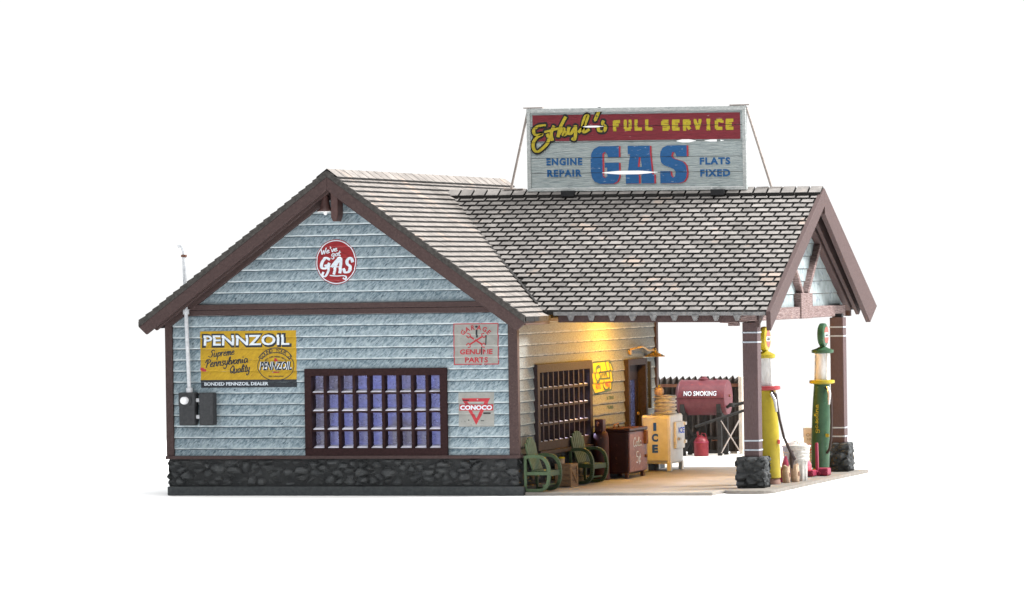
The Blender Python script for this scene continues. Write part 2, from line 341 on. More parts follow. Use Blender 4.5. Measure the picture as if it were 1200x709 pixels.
def smooth_line(pts, n=5):
    if len(pts) < 3: return pts
    P = [Vector((p[0], p[1])) for p in pts]; out = []
    for i in range(len(P)-1):
        a = P[max(i-1, 0)]; b = P[i]; c = P[i+1]; d = P[min(i+2, len(P)-1)]
        for k in range(n):
            t = k/n
            out.append(tuple(.5*((2*b)+(c-a)*t+(2*a-5*b+4*c-d)*t*t+(3*b-a-3*c+d)*t**3)))
    out.append(tuple(P[-1])); return out
def stroke2(pts, w, m, layer=0.0, flare=0.0, cap=True, smooth=True, pressure=False):
    P = smooth_line(pts) if smooth else list(pts)
    L = []; R = []; n = len(P); tot = sum(math.dist(P[i], P[i+1]) for i in range(n-1)) or 1; acc = 0
    if cap:
        d = Vector(P[0])-Vector(P[1]); d.normalize() if d.length else None; P[0] = (P[0][0]+d.x*w*.35, P[0][1]+d.y*w*.35)
        d = Vector(P[-1])-Vector(P[-2]); d.normalize() if d.length else None; P[-1] = (P[-1][0]+d.x*w*.35, P[-1][1]+d.y*w*.35)
    for i in range(n):
        a = Vector(P[max(i-1, 0)]); b = Vector(P[min(i+1, n-1)]); d = (b-a)
        if d.length < 1e-9: d = Vector((1, 0))
        d.normalize(); nn = Vector((-d.y, d.x)); t = acc/tot
        ww = w*(1+flare*abs(2*t-1)**3)
        if pressure: ww = w*(.65+.55*abs(d.y))
        L.append((P[i][0]+nn.x*ww/2, P[i][1]+nn.y*ww/2)); R.append((P[i][0]-nn.x*ww/2, P[i][1]-nn.y*ww/2))
        if i < n-1: acc += math.dist(P[i], P[i+1])
    return (L+R, [(i, i+1, n+i+1) for i in range(n-1)]+[(i, n+i+1, n+i) for i in range(n-1)], m, layer)
# single stroke script alphabet (x-height 1)
SC = {
 'a': ([[(.75,.85),(.4,1),(.08,.5),(.3,.02),(.68,.4),(.78,.95),(.72,.25),(1.0,.1)]], 1.0), 'e': ([[(.1,.45),(.6,.65),(.45,1),(.1,.6),(.25,.05),(.8,.2)]], .85),
 'g': ([[(.7,.85),(.4,1),(.08,.5),(.35,.1),(.7,.5),(.75,.95),(.65,-.5),(.3,-.8),(.1,-.5)]], .95), 'h': ([[(.15,0),(.2,.9),(.3,1.8)],[(.15,.1),(.35,.8),(.62,.95),(.68,.3),(.95,.1)]], 1.0),
 'i': ([[(.15,.9),(.15,.2),(.45,.1)],[(.2,1.35),(.26,1.42)]], .5), 'l': ([[(.05,.2),(.4,1.3),(.35,1.8),(.18,1.4),(.2,.2),(.5,.1)]], .5),
 'm': ([[(.08,1),(.1,0)],[(.1,.5),(.35,1),(.48,.8),(.48,0)],[(.48,.5),(.75,1),(.88,.8),(.9,.1),(1.1,.1)]], 1.15), 'n': ([[(.08,1),(.1,0)],[(.1,.5),(.42,1),(.6,.75),(.6,.15),(.85,.1)]], .85),
 'o': ([[(.4,1),(.1,.6),(.25,.05),(.65,.3),(.6,.9),(.4,1),(.9,.85)]], .85), 'p': ([[(.1,1),(.08,-.8)],[(.1,.6),(.5,1),(.7,.5),(.35,.05),(.1,.25)]], .85),
 'r': ([[(.08,1),(.1,0)],[(.1,.5),(.3,.95),(.6,.9)]], .62), 's': ([[(.55,.9),(.3,1),(.2,.7),(.55,.4),(.4,.02),(.08,.15)]], .68),
 't': ([[(.28,1.6),(.2,.3),(.35,.02),(.6,.2)],[(0,1.1),(.55,1.15)]], .62), 'u': ([[(.1,1),(.1,.25),(.35,.02),(.65,.4),(.7,1),(.68,.2),(.95,.1)]], .98),
 'v': ([[(.08,1),(.3,.05),(.65,1)]], .7), 'y': ([[(.1,1),(.15,.35),(.4,.1),(.68,.5)],[(.7,1),(.6,-.5),(.25,-.8),(.1,-.5)]], .85), 'k': ([[(.15,0),(.25,1.8)],[(.65,.95),(.2,.5),(.75,.05)]], .85),
 'S': ([[(1.1,1.5),(.75,1.8),(.4,1.4),(.8,.8),(.6,.1),(.05,.15),(-.1,.3)]], 1.15), 'P': ([[(.35,0),(.45,1.6)],[(-.05,1.1),(.2,1.7),(.85,1.75),(1.0,1.2),(.45,.8)]], 1.1),
 'Q': ([[(.6,1.8),(.1,1.1),(.3,.1),(.9,.4),(1.0,1.4),(.6,1.8)],[(.45,.5),(1.3,-.1)]], 1.25), 'W': ([[(0,1.7),(.25,0),(.6,1.3),(.8,0),(1.2,1.8)]], 1.25),
 'C': ([[(.9,1.4),(.6,1.8),(.1,1.0),(.35,.05),(.95,.3)]], .95), 'N': ([[(.1,0),(.2,1.7),(.8,0),(.95,1.8)]], 1.1), '5': ([[(.8,1.7),(.25,1.7),(.2,1.0),(.7,.9),(.6,.05),(.05,.1)]], .95),
 'c': ([[(.6,.8),(.35,1),(.1,.5),(.3,.02),(.65,.2)]], .8), "'": ([[(.2,1.8),(.12,1.35)]], .35), ' ': ([], .5), '¢': ([[(.6,.8),(.35,1),(.1,.5),(.3,.02),(.65,.2)],[(.45,1.25),(.3,-.25)]], .85),
 '0': ([[(.45,1.7),(.1,1.2),(.1,.4),(.45,0),(.8,.5),(.8,1.2),(.45,1.7)]], .9),
}
def script2(s, x, y, xh, m, layer=0.0, w=.22, slant=.3, rot=0.0, sx=1.0, total=None, pressure=True):
    adv = sum(SC[c][1] for c in s)
    if total: sx = total/(adv*xh)
    out = []; cx = 0; i = 0
    for c in s:
        for st in SC[c][0]:
            pts = []
            for a, b in st:
                px = (cx+a)*xh*sx + slant*b*xh; py = b*xh
                pts.append((x+px*math.cos(rot)-py*math.sin(rot), y+px*math.sin(rot)+py*math.cos(rot)))
            out.append(stroke2(pts, w*xh, m, layer+i*.02, pressure=pressure)); i += 1
        cx += SC[c][1]
    return out
TU = {'F': [[(.15,0),(.15,1)],[(.05,.92),(.9,.92)],[(.1,.52),(.7,.52)],[(0,.05),(.4,.05)]], 'U': [[(.18,1),(.18,.12)],[(.82,1),(.82,.12)],[(.1,.08),(.9,.08)],[(0,.95),(.36,.95)],[(.64,.95),(1,.95)]],
      'L': [[(.2,0),(.2,1)],[(.0,.08),(.95,.08)],[(0,.95),(.42,.95)]], 'S': [[(.9,.92),(.1,.92)],[(.14,.95),(.14,.5)],[(.1,.5),(.9,.5)],[(.86,.5),(.86,.05)],[(.1,.08),(.9,.08)]],
      'E': [[(.15,0),(.15,1)],[(.0,.92),(.95,.92)],[(.1,.5),(.75,.5)],[(0,.08),(.95,.08)]], 'R': [[(.18,0),(.18,1)],[(0,.92),(.85,.92)],[(.8,.95),(.8,.5)],[(.1,.5),(.85,.5)],[(.5,.5),(.88,.02)],[(0,.05),(.4,.05)]],
      'V': [[(.15,1),(.5,.0)],[(.85,1),(.5,.0)],[(0,.94),(.36,.94)],[(.64,.94),(1,.94)]], 'I': [[(.5,0),(.5,1)],[(.25,.05),(.75,.05)],[(.25,.95),(.75,.95)]], 'C': [[(.15,.95),(.15,.05)],[(.1,.92),(.92,.92)],[(.1,.08),(.92,.08)],[(.88,.95),(.88,.68)]]}
def tuscan2(s, x, y, h, pitch, w, m, layer=0.0):
    out = []; i = 0
    for c in s:
        if c != ' ':
            for st in TU[c]:
                out.append(stroke2([(x+a*w, y+b*h) for a, b in st], .24*h, m, layer+i*.02, flare=.5, smooth=False, cap=False)); i += 1
        x += pitch
    return out
GLY = {
 'G': [[(1,.70),(1,1),(.30,1),(.12,.93),(.03,.82),(0,.65),(0,.33),(.04,.16),(.13,.06),(.32,0),(.80,0),(.93,.06),(1,.18),(1,.56),(.50,.56),(.50,.43),(.58,.43),(.58,.20),(.50,.15),(.42,.20),(.42,.80),(.50,.85),(.58,.80),(.62,.70)]],
 'A': [[(0,0),(0,.24),(.06,.24),(.16,.78),(.08,.78),(.08,1),(.86,1),(.86,.8),(.93,.24),(1,.24),(1,0),(.55,0),(.55,.22),(.60,.24),(.40,.24),(.46,.22),(.46,0)], [(.43,.44),(.57,.44),(.53,.70),(.47,.70)]],
 'S': [[(1,.70),(1,1),(.28,1),(.10,.94),(.02,.84),(0,.72),(.03,.56),(.14,.48),(.50,.38),(.58,.30),(.55,.18),(.47,.15),(.40,.20),(.38,.32),(0,.32),(0,0),(.70,0),(.88,.04),(.97,.14),(1,.28),(.97,.46),(.86,.56),(.48,.66),(.42,.72),(.46,.82),(.56,.82),(.62,.70)]]}
def slab2(c, x, y, w, h, m, layer=0.0): return tess([[(x+a*w, y+b*h) for a, b in l] for l in GLY[c]], m, layer)

def shapes_bm(shapes, cuts=(), holes=()):
    """merge 2-D shapes to one bmesh with z = layer; bisect at horizontal cuts; remove convex holes"""
    bm = bmesh.new(); lay = bm.faces.layers.int.new('m')
    for vs, fs, m, layer in shapes:
        bv = [bm.verts.new((x, y, layer)) for x, y in vs]
        for f in fs:
            if len(set(f)) < 3: continue
            try: bf = bm.faces.new([bv[i] for i in f])
            except ValueError: continue
            bf[lay] = m
    for c in cuts:
        bmesh.ops.bisect_plane(bm, geom=bm.verts[:]+bm.edges[:]+bm.faces[:], plane_co=(0, c, 0), plane_no=(0, 1, 0), dist=1e-6)
    for poly in holes:
        n = len(poly)
        for i in range(n):
            a = Vector(poly[i]); b = Vector(poly[(i+1) % n]); d = b-a
            bmesh.ops.bisect_plane(bm, geom=bm.verts[:]+bm.edges[:]+bm.faces[:], plane_co=(a.x, a.y, 0), plane_no=(d.y, -d.x, 0), dist=1e-6)
        kill = []
        for f in bm.faces:
            c = f.calc_center_median()
            if all(((poly[(i+1) % n][0]-poly[i][0])*(c.y-poly[i][1])-(poly[(i+1) % n][1]-poly[i][1])*(c.x-poly[i][0])) > 0 for i in range(n)): kill.append(f)
        bmesh.ops.delete(bm, geom=kill, context='FACES')
    return bm, lay
LEN = .0022
# clapboard profile: boards every HB, bottom edges at Z0 - k*HB
HB = .1705; Z0 = 2.540
def board(z): return math.floor((z-Z0)/HB)
def prof(z, k):
    zb = Z0+k*HB; t = (z-zb)
    if t < .020: return .019+.007*(max(t, 0)/.020)
    return .026-.023*(t-.020)/(HB-.020)
def wallmap(wall):
    return (lambda u, n, z: (u, -n, z)) if wall == 'front' else (lambda u, n, z: (n, u, z))
def decal(name, shapes, mats, wall, parent, label=None, cuts=True, nfun=None, holes=(), mapf=None, extra=()):
    zs = [p[1] for s in shapes for p in s[0]]; a, b = min(zs), max(zs)
    cz = list(extra)
    if cuts:
        k = board(a)-1
        while Z0+k*HB < b+.2: cz += [Z0+k*HB, Z0+k*HB+.020]; k += 1
    bm, lay = shapes_bm(shapes, cz, holes)
    mp = mapf or wallmap(wall); mb = MB()
    for f in bm.faces:
        c = f.calc_center_median(); k = board(c.y)
        pts = []
        for v in f.verts:
            n = (prof(v.co.y, k) if cuts else (nfun(v.co.x, v.co.y) if nfun else 0)) + .0035 + v.co.z*LEN
            pts.append(mp(v.co.x, n, v.co.y))
        mb.face(pts, f[lay])
    bm.free()
    return mb.build(name, mats, parent, label, fix=False)

# ------------------------------------------------------------------ geometry constants
XW0, XW1 = -5.60, 0.0; YW1 = 7.83
RX, RZ, RS = -2.83, 4.895, .723          # main ridge x, z, slope
VY = -.35                                 # front verge
def main_z(x): return RZ-RS*abs(x-RX)
CY, CSL = 4.45, .519                      # canopy ridge y, slope
CX1 = 3.74
def crz(x): return 4.600-.0115*x
def can_z(x, y): return crz(x)-CSL*abs(y-CY)

# ------------------------------------------------------------------ setting
GZ = -.05
mb = MB(); mb.face([(-17, -34, GZ), (17, -34, GZ), (17, 22, GZ), (-17, 22, GZ)])
structure('ground', mb, 'ground', fix=False)
mb = MB(); mb.box(.12, 3.03, -.02, 8.30, GZ, 0.0); structure('concrete_apron', mb, 'concrete', bevel=.01)
mb = MB(); mb.box(-2.6, 2.95, 8.33, 13.75, GZ, -.004); structure('yard_pavement', mb, 'yard', bevel=.01)
# pump island with rounded corners
def rr(x0, x1, y0, y1, r, n=6):
    out = []
    for cx, cy, a0 in ((x1-r, y0+r, -90), (x1-r, y1-r, 0), (x0+r, y1-r, 90), (x0+r, y0+r, 180)):
        out += [(cx+r*math.cos(math.radians(a0+90*k/n)), cy+r*math.sin(math.radians(a0+90*k/n))) for k in range(n+1)]
    return out
mb = MB(); mb.prism([(x, y, 0) for x, y in rr(3.05, 3.80, .45, 7.25, .22)], (0, 0, GZ), (0, 0, .004))
structure('pump_island', mb, 'island', bevel=.008)

# ================================================================== THE BUILDING
B = thing('gas_station', (-2.8, 3.9, 0), 'blue grey clapboard gas station with brown trim and a shingled canopy roof over the pumps', 'building')
mb = MB(); mb.box(-5.63, .115, -.06, 7.95, GZ+.004, .09); mb.build('foundation_slab', 'slab', B, bevel=.012)

# stone base
def stone_face(mb, u0, u1, z0, z1, mp, off=.0, cell=.13, amp=.075, res=.026, seed=0):
    nu = max(2, int((u1-u0)/res)); nz = max(2, int((z1-z0)/res)); V = []; H = []
    for j in range(nz+1):
        for i in range(nu+1):
            u = u0+(u1-u0)*i/nu; z = z0+(z1-z0)*j/nz
            p = Vector((u/cell*.62+seed, z/cell*1.05, seed*1.7)); d, _ = noise.voronoi(p)
            edge = min(1, max(0, (d[1]-d[0]))*2.0); dome = (1-(1-edge)**2); tall = .75+.5*noise.noise(_[0]*1.9)
            h = amp*dome*tall + .018*noise.noise(p*3.1)+.010*noise.noise(p*8); H.append(max(0, min(1, dome*.75+.35*noise.noise(_[0]*2.7)+.12)))
            e = min(1, min(j, nz-j)/1.5)
            V.append(mp(u+.02*noise.noise(p*1.3), off+h*e, z))
    for j in range(nz):
        for i in range(nu):
            q = (j*(nu+1)+i, j*(nu+1)+i+1, (j+1)*(nu+1)+i+1, (j+1)*(nu+1)+i)
            mb.face([V[k] for k in q], 0, r=sum(H[k] for k in q)/4)
mb = MB()
stone_face(mb, XW0-.02, XW1+.03, .09, .515, wallmap('front'), off=-.02, seed=3, amp=.10, cell=.115)
stone_face(mb, -.03, YW1, .09, .515, wallmap('side'), off=-.02, seed=9, amp=.09, cell=.115)
stone_face(mb, -.03, YW1, .09, .515, lambda u, n, z: (XW0-n, u, z), off=-.02, seed=14)
mb.box(XW0+.01, XW1+.006, -.006, YW1, .09, .513)
mb.build('stone_base', 'stone', B, fix=False)

def siding(mb, wall, u0, u1, z0, z1, holes=(), m=(0, 1, 2), jit=.0028):
    mp = wallmap(wall); k = board(z0)
    while Z0+k*HB < z1:
        zb = Z0+k*HB; zt = zb+HB
        lv = sorted(set([max(zb, z0), min(zb+.020, z1), min(max(zt-.013, z0), z1), min(zt, z1)]+[c for h in holes for c in (h[2], h[3]) if zb < c < zt and z0 < c < z1]))
        for a, b in zip(lv[:-1], lv[1:]):
            if b-a < 1e-5: continue
            segs = [(u0, u1)]
            for h in holes:
                if h[2] < (a+b)/2 < h[3]:
                    segs = [q for s in segs for q in (((s[0], min(s[1], h[0])), (max(s[0], h[1]), s[1])) if s[0] < h[1] and s[1] > h[0] else (s,))]
                    segs = [s for s in segs if s[1]-s[0] > 1e-4]
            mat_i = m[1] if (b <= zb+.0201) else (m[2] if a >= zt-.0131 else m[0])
            for s in segs:
                n = max(1, int((s[1]-s[0])/.09))
                for i in range(n):
                    ua = s[0]+(s[1]-s[0])*i/n; ub = s[0]+(s[1]-s[0])*(i+1)/n
                    def dz(u, z):
                        if z in (a, b) and (abs(z-zb) < 1e-6 or abs(z-zb-.020) < 1e-6):
                            return jit*noise.noise(Vector((u*5, k*7.3, 1)))+jit*noise.noise(Vector((u*17, k*3.3, 5)))
                        return 0
                    def pf(u, z): return prof(z, k)+.004*noise.noise(Vector((u*.8, k*5.1, 3)))
                    mb.face([mp(ua, pf(ua, a), a+dz(ua, a)), mp(ub, pf(ub, a), a+dz(ub, a)), mp(ub, pf(ub, b-1e-6), b+dz(ub, b)), mp(ua, pf(ua, b-1e-6), b+dz(ua, b))], mat_i)
                    if abs(a-zb) < 1e-6:
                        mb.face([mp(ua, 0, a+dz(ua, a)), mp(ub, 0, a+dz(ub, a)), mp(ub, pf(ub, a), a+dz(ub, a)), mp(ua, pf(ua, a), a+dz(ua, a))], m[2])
        k += 1
def clip_gable(mb, drop=.10):
    me = bpy.data.meshes.new('tmp'); me.from_pydata(mb.v, [], mb.f)
    bm = bmesh.new(); bm.from_mesh(me); l = bm.faces.layers.int.new('mm'); bm.faces.ensure_lookup_table()
    for i, f in enumerate(bm.faces): f[l] = mb.m[i]
    for s in (1, -1):
        n = Vector((s*RS, 0, 1)).normalized()
        bmesh.ops.bisect_plane(bm, geom=bm.verts[:]+bm.edges[:]+bm.faces[:], plane_co=(RX, 0, RZ-drop), plane_no=n, dist=1e-6, clear_outer=True)
    out = MB()
    for f in bm.faces: out.face([v.co[:] for v in f.verts], f[l])
    bm.free(); bpy.data.meshes.remove(me); return out
FW = (-3.30, -1.13, .62, 1.83)     # front window opening
SW = (.93, 3.77, .64, 1.84)        # side window opening (y, z)
SD = (5.98, 6.92, .09, 1.76)       # side door opening
mb = MB(); siding(mb, 'front', XW0, XW1, .555, 4.9, [FW]); 
# backing
def backing(mb, wall, u0, u1, z0, z1, holes, t=.12, m=3):
    mp = wallmap(wall); us = sorted(set([u0, u1]+[c for h in holes for c in h[:2]])); zs = sorted(set([z0, z1]+[c for h in holes for c in h[2:]]))
    for a, b in zip(us[:-1], us[1:]):
        for c, d in zip(zs[:-1], zs[1:]):
            if any(h[0] <= a and b <= h[1] and h[2] <= c and d <= h[3] for h in holes): continue
            mb.face([mp(a, -.001, c), mp(b, -.001, c), mp(b, -.001, d), mp(a, -.001, d)], 2)
            mb.face([mp(a, -t, c), mp(b, -t, c), mp(b, -t, d), mp(a, -t, d)], m)
backing(mb, 'front', XW0, XW1, .45, 4.9, [FW])
mb = clip_gable(mb)
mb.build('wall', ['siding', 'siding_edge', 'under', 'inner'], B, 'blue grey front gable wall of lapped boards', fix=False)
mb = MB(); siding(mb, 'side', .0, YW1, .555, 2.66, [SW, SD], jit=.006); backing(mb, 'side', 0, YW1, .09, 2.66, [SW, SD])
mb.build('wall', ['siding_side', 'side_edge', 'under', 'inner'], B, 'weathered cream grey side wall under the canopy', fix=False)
mb = MB(); mb.box(XW0, XW0+.12, .02, YW1, .53, 2.66)
mb2 = MB(); mb2.box(XW0+.12, XW1-.001, YW1-.12, YW1, .09, 4.9)
mb2 = clip_gable(mb2); mb.v += []; mb.mesh(mb2.v, mb2.f)
mb.build('back_wall', 'siding', B, fix=False)
mb = MB(); mb.box(XW0+.12, XW1-.12, .13, YW1-.12, .10, .12, 0); mb.build('room_floor', 'inner', B)
mb = MB(); mb.box(XW0+.12, XW1-.12, .13, YW1-.12, 2.62, 2.66, 0); mb.build('room_ceiling', 'inner', B)

# trim: corner boards, belt boards, frieze
def trimbox(name, *a, m='trim', bev=.008): mbx = MB(); mbx.box(*a); return mbx.build(name, m, B, bevel=bev)
trimbox('corner_board', XW0-.035, XW0+.085, -.056, .08, .515, 2.70)
trimbox('corner_board', XW1-.10, XW1+.050, -.056, .05, .515, 2.70)
trimbox('corner_board', -.02, .05, YW1-.08, YW1+.05, .09, 2.70)
trimbox('base_trim', XW0-.045, XW1+.06, -.085, -.0, .513, .563)
trimbox('base_trim', .0, .085, .062, YW1+.03, .513, .560)
mb = MB(); mb.box(XW0+.09, XW1-.105, -.062, .0, 2.712, 2.80); mb.build('belt_board', 'trim', B, bevel=.008)
mb = MB(); mb.box(XW0+.10, XW1-.155, -.085, .0, 2.803, 2.885)
mb.build('belt_board', 'trim', B, bevel=.008)

# main roof body
def slope_prism(mb, x_in, x_out, y0, y1, t0, t1, m=0):
    """slab following the main slope between vertical offsets t0 (top, below surface) and t1"""
    for yy in (0,):
        p = [(x_in, y0, main_z(x_in)-t1), (x_out, y0, main_z(x_out)-t1), (x_out, y1, main_z(x_out)-t1), (x_in, y1, main_z(x_in)-t1),
             (x_in, y0, main_z(x_in)-t0), (x_out, y0, main_z(x_out)-t0), (x_out, y1, main_z(x_out)-t0), (x_in, y1, main_z(x_in)-t0)]
        mb.hexa(p, m)
YB = 8.60
XL, XR = -5.93, .27
roof = MB()
slope_prism(roof, RX, XL, VY, YB, .050, .10); slope_prism(roof, RX, XR, VY, YB, .050, .10)
roofo = roof.build('roof', 'trim', B, 'steep shingled main roof')
def shingles(P, u0, u1, s1, row, pit, keep, gap=.02, t=.028, ulen=None, jitter=.004, lip=.0):
    """P(u, s, h) maps ridge coordinate u, distance s down the slope and height h"""
    mb = MB(); nr = int(round(s1/row)); row = s1/nr
    for r in range(nr):
        s = r*row; off = (r % 2)*pit/2 + random.uniform(-.008, .008)
        u = u0-off
        while u < u1:
            w = pit*random.uniform(.985, 1.015); a = max(u, u0); b = min(u+w-gap, u1); u += w
            if b-a < .03: continue
            if not keep((a+b)/2, s+row*.5): continue
            sa = s-.01; sb = s+row*.985+random.uniform(-jitter, jitter)*2; h1 = t+random.uniform(-jitter, jitter)
            lo = [P(a, sa, -.035), P(b, sa, -.035), P(b, sb, -.035), P(a, sb, -.035)]
            hi = [P(a, sa, .004), P(b, sa, .004), P(b, sb, h1), P(a, sb, h1)]
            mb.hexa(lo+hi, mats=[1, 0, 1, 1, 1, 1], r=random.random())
    return mb
LR = math.sqrt(1+RS*RS)
def PR(u, s, h): x = RX+s/LR; return (x+h*RS/LR*.0, u, RZ-RS*s/LR-.034+h*LR*.9)
def PL(u, s, h): x = RX-s/LR; return (x, u, RZ-RS*s/LR-.034+h*LR*.9)
smax = (XR-RX+.02)*LR
def keepR(u, s):
    x = RX+s/LR; return not (can_z(x, u) > main_z(x)+.12 and .9 < u < 8.0)
shingles(PR, VY-.01, YB, smax, .1345, .21, keepR, gap=.007, t=.032, jitter=.0015).build('shingles', ['shingle_cream', 'shingle_dark'], roofo, fix=False)
shingles(PL, VY-.01, YB, (RX-XL+.02)*LR, .1345, .21, lambda u, s: True).build('shingles', ['shingle_cream', 'shingle_dark'], roofo, fix=False)
# underlay sheets
mb = MB()
mb.face([PR(VY, 0, -.005), PR(YB, 0, -.005), PR(YB, smax-.02, -.005), PR(VY, smax-.02, -.005)])
mb.face([PL(VY, 0, -.005), PL(YB, 0, -.005), PL(YB, smax-.02, -.005), PL(VY, smax-.02, -.005)])
mb.build('underlay', 'shingle_dark', roofo, fix=False)
mb = MB(); y = VY-.02
while y < YB:
    e = min(y+.36, YB+.02)
    for sgn in (1, -1):
        mb.hexa([(RX, y, RZ+.0), (RX+sgn*.17, y, RZ-RS*.17+.0), (RX+sgn*.17, e-.008, RZ-RS*.17+.0), (RX, e-.008, RZ+.0),
                 (RX, y, RZ+.026), (RX+sgn*.17, y, RZ-RS*.17+.026), (RX+sgn*.17, e-.008, RZ-RS*.17+.022), (RX, e-.008, RZ+.022)], mats=[1, 0, 1, 1, 1, 1], r=random.random())
    y += .36
mb.build('ridge_caps', ['shingle_cream', 'shingle_dark'], roofo, fix=False)
# rough shingle edge on the verge
mb = MB()
for sgn, xe in ((1, XR), (-1, XL)):
    n = 27; L = abs(xe-RX)
    for i in range(n):
        xa = RX+sgn*L*i/n; xb = RX+sgn*L*(i+1)/n
        h = .012*random.uniform(.7, 1.3)
        mb.hexa([(xa, VY-.035, main_z(xa)-.10), (xb, VY-.035, main_z(xb)-.10), (xb, VY+.02, main_z(xb)-.10), (xa, VY+.02, main_z(xa)-.10),
                 (xa, VY-.035, main_z(xa)-.008), (xb, VY-.035, main_z(xb)+h), (xb, VY+.02, main_z(xb)+h), (xa, VY+.02, main_z(xa)-.02)])
mb.build('verge_edge', 'shingle_edge', roofo, fix=False)
# barge boards: three layers under the verge
def barge(mb, xe, y0, y1, t0, t1, m=0, cut=.6):
    sgn = 1 if xe > RX else -1; xo = xe; xi = xe-sgn*(t1-t0)*cut
    mb.hexa([(RX, y0, main_z(RX)-t1), (xi, y0, main_z(xi)-t1), (xi, y1, main_z(xi)-t1), (RX, y1, main_z(RX)-t1),
             (RX, y0, main_z(RX)-t0), (xo, y0, main_z(xo)-t0), (xo, y1, main_z(xo)-t0), (RX, y1, main_z(RX)-t0)], m)
for xe in (XL, XR):
    mb = MB(); barge(mb, xe, VY-.03, VY+.04, .10, .30); mb.build('barge_board', 'trim', roofo, bevel=.006)
    mb = MB(); barge(mb, xe*1+(.12 if xe < 0 else -.06), VY+.06, VY+.13, .12, .335); mb.build('barge_board', 'trim', roofo, bevel=.006)
    mb = MB(); barge(mb, xe+(.24 if xe < 0 else -.10), -.10, -.0, .13, .385); mb.build('frieze_board', 'trim', roofo, bevel=.006)
mb = MB(); mb.box(XR-.055, XR-.01, VY+.05, .95, main_z(XR)-.14, main_z(XR)-.06); mb.build('eave_board', 'trim', roofo, bevel=.006)
mb = MB(); mb.box(XL+.02, XL+.06, VY+.05, YB-.05, main_z(XL)-.13, main_z(XL)-.06); mb.build('eave_board', 'trim', roofo, bevel=.006)
# apex post with lamp
mb = MB()
mb.prism([(-2.80, 0, 4.62), (-2.80, 0, 4.18), (-2.77, 0, 4.12), (-2.72, 0, 4.12), (-2.69, 0, 4.22), (-2.69, 0, 4.55)], (0, -.30, 0), (0, -.06, 0))
mb.build('apex_bracket', 'lampbrown', B, bevel=.006)
mb = MB(); mb.lathe([(.02, .40), (.03, .30), (.05, .20), (.065, .12), (.085, .05), (.13, .015), (.135, 0)], (-2.915, -.22, 4.275), n=24)
lampg = mb.build('gable_lamp', 'lampbrown', B, 'brown shaded lamp under the gable peak', smooth=True)
mb = MB(); mb.lathe([(.125, .004), (.125, -.006), (.03, -.012), (.028, -.04), (.005, -.055)], (-2.915, -.22, 4.272), n=20); mb.build('bulb', 'bulb', lampg, smooth=True)

# windows
def window(wall, W, nc, nr, fw, matf, label, depth=.135, mun=.045, mh=.03, outer=.055, sill=False, name='window'):
    mp = wallmap(wall); u0, u1, z0, z1 = W
    def bx(mb, a, b, n0, n1, c, d, m=0):
        p = [mp(a, n0, c), mp(b, n0, c), mp(b, n1, c), mp(a, n1, c), mp(a, n0, d), mp(b, n0, d), mp(b, n1, d), mp(a, n1, d)]; mb.hexa(p, m)
    f = MB(); o = outer
    bx(f, u0-o, u1+o, -.02, .075, z0-o, z0+fw); bx(f, u0-o, u1+o, -.02, .075, z1-fw, z1+o)
    bx(f, u0-o, u0+fw, -.02, .075, z0+fw, z1-fw); bx(f, u1-fw, u1+o, -.02, .075, z0+fw, z1-fw)
    bx(f, u0, u0+fw, -depth, -.02, z0, z1); bx(f, u1-fw, u1, -depth, -.02, z0, z1); bx(f, u0+fw, u1-fw, -depth, -.02, z0, z0+fw); bx(f, u0+fw, u1-fw, -depth, -.02, z1-fw, z1)
    w = f.build(name, matf, B, label, bevel=.006)
    g = MB(); iu0, iu1, iz0, iz1 = u0+fw, u1-fw, z0+fw, z1-fw; pu = (iu1-iu0+mun)/nc; pz = (iz1-iz0+mh)/nr
    for i in range(1, nc): bx(g, iu0+i*pu-mun, iu0+i*pu, -depth+.03, .045, iz0, iz1)
    for j in range(1, nr):
        for i in range(nc): bx(g, iu0+i*pu, iu0+(i+1)*pu-mun, -depth+.03, .040, iz0+j*pz-mh, iz0+j*pz)
    p = MB(); bx(p, iu0, iu1, -depth-.004, -depth+.004, iz0, iz1); p.build('pane', 'pane' if wall == 'front' else 'clear', w, fix=True)
    s = g; n0_ = 0  # sill wedges, coloured pale to stand for the glare
    for j in range(nr):
        for i in range(nc):
            a = iu0+i*pu+.01; b = iu0+(i+1)*pu-mun-.004; c = iz0+j*pz+.001
            s.mesh([mp(a, -depth+.03, c+.045), mp(b, -depth+.03, c+.045), mp(b, .034, c+.006), mp(a, .034, c+.006), mp(a, -depth+.03, c), mp(b, -depth+.03, c), mp(b, .034, c), mp(a, .034, c)],
                   [(0, 1, 2, 3), (2, 3, 7, 6), (0, 3, 7, 4), (1, 2, 6, 5)], 1)
    g.build('mullions_and_sills', [matf, 'sill_glare'], w, fix=False)
    return w
w1 = window('front', FW, 9, 4, .055, 'window', 'wide dark brown window of thirty-six small lit panes')
w2 = window('side', SW, 10, 4, .07, 'window_side', 'brown window of forty panes behind the green chairs', outer=.06, mun=.055, mh=.035, depth=.20)
mb = MB(); mb.box(.0, .12, SW[0]-.09, SW[1]+.09, SW[2]-.12, SW[2]-.062); mb.build('window_sill', 'window_side', B, bevel=.006)
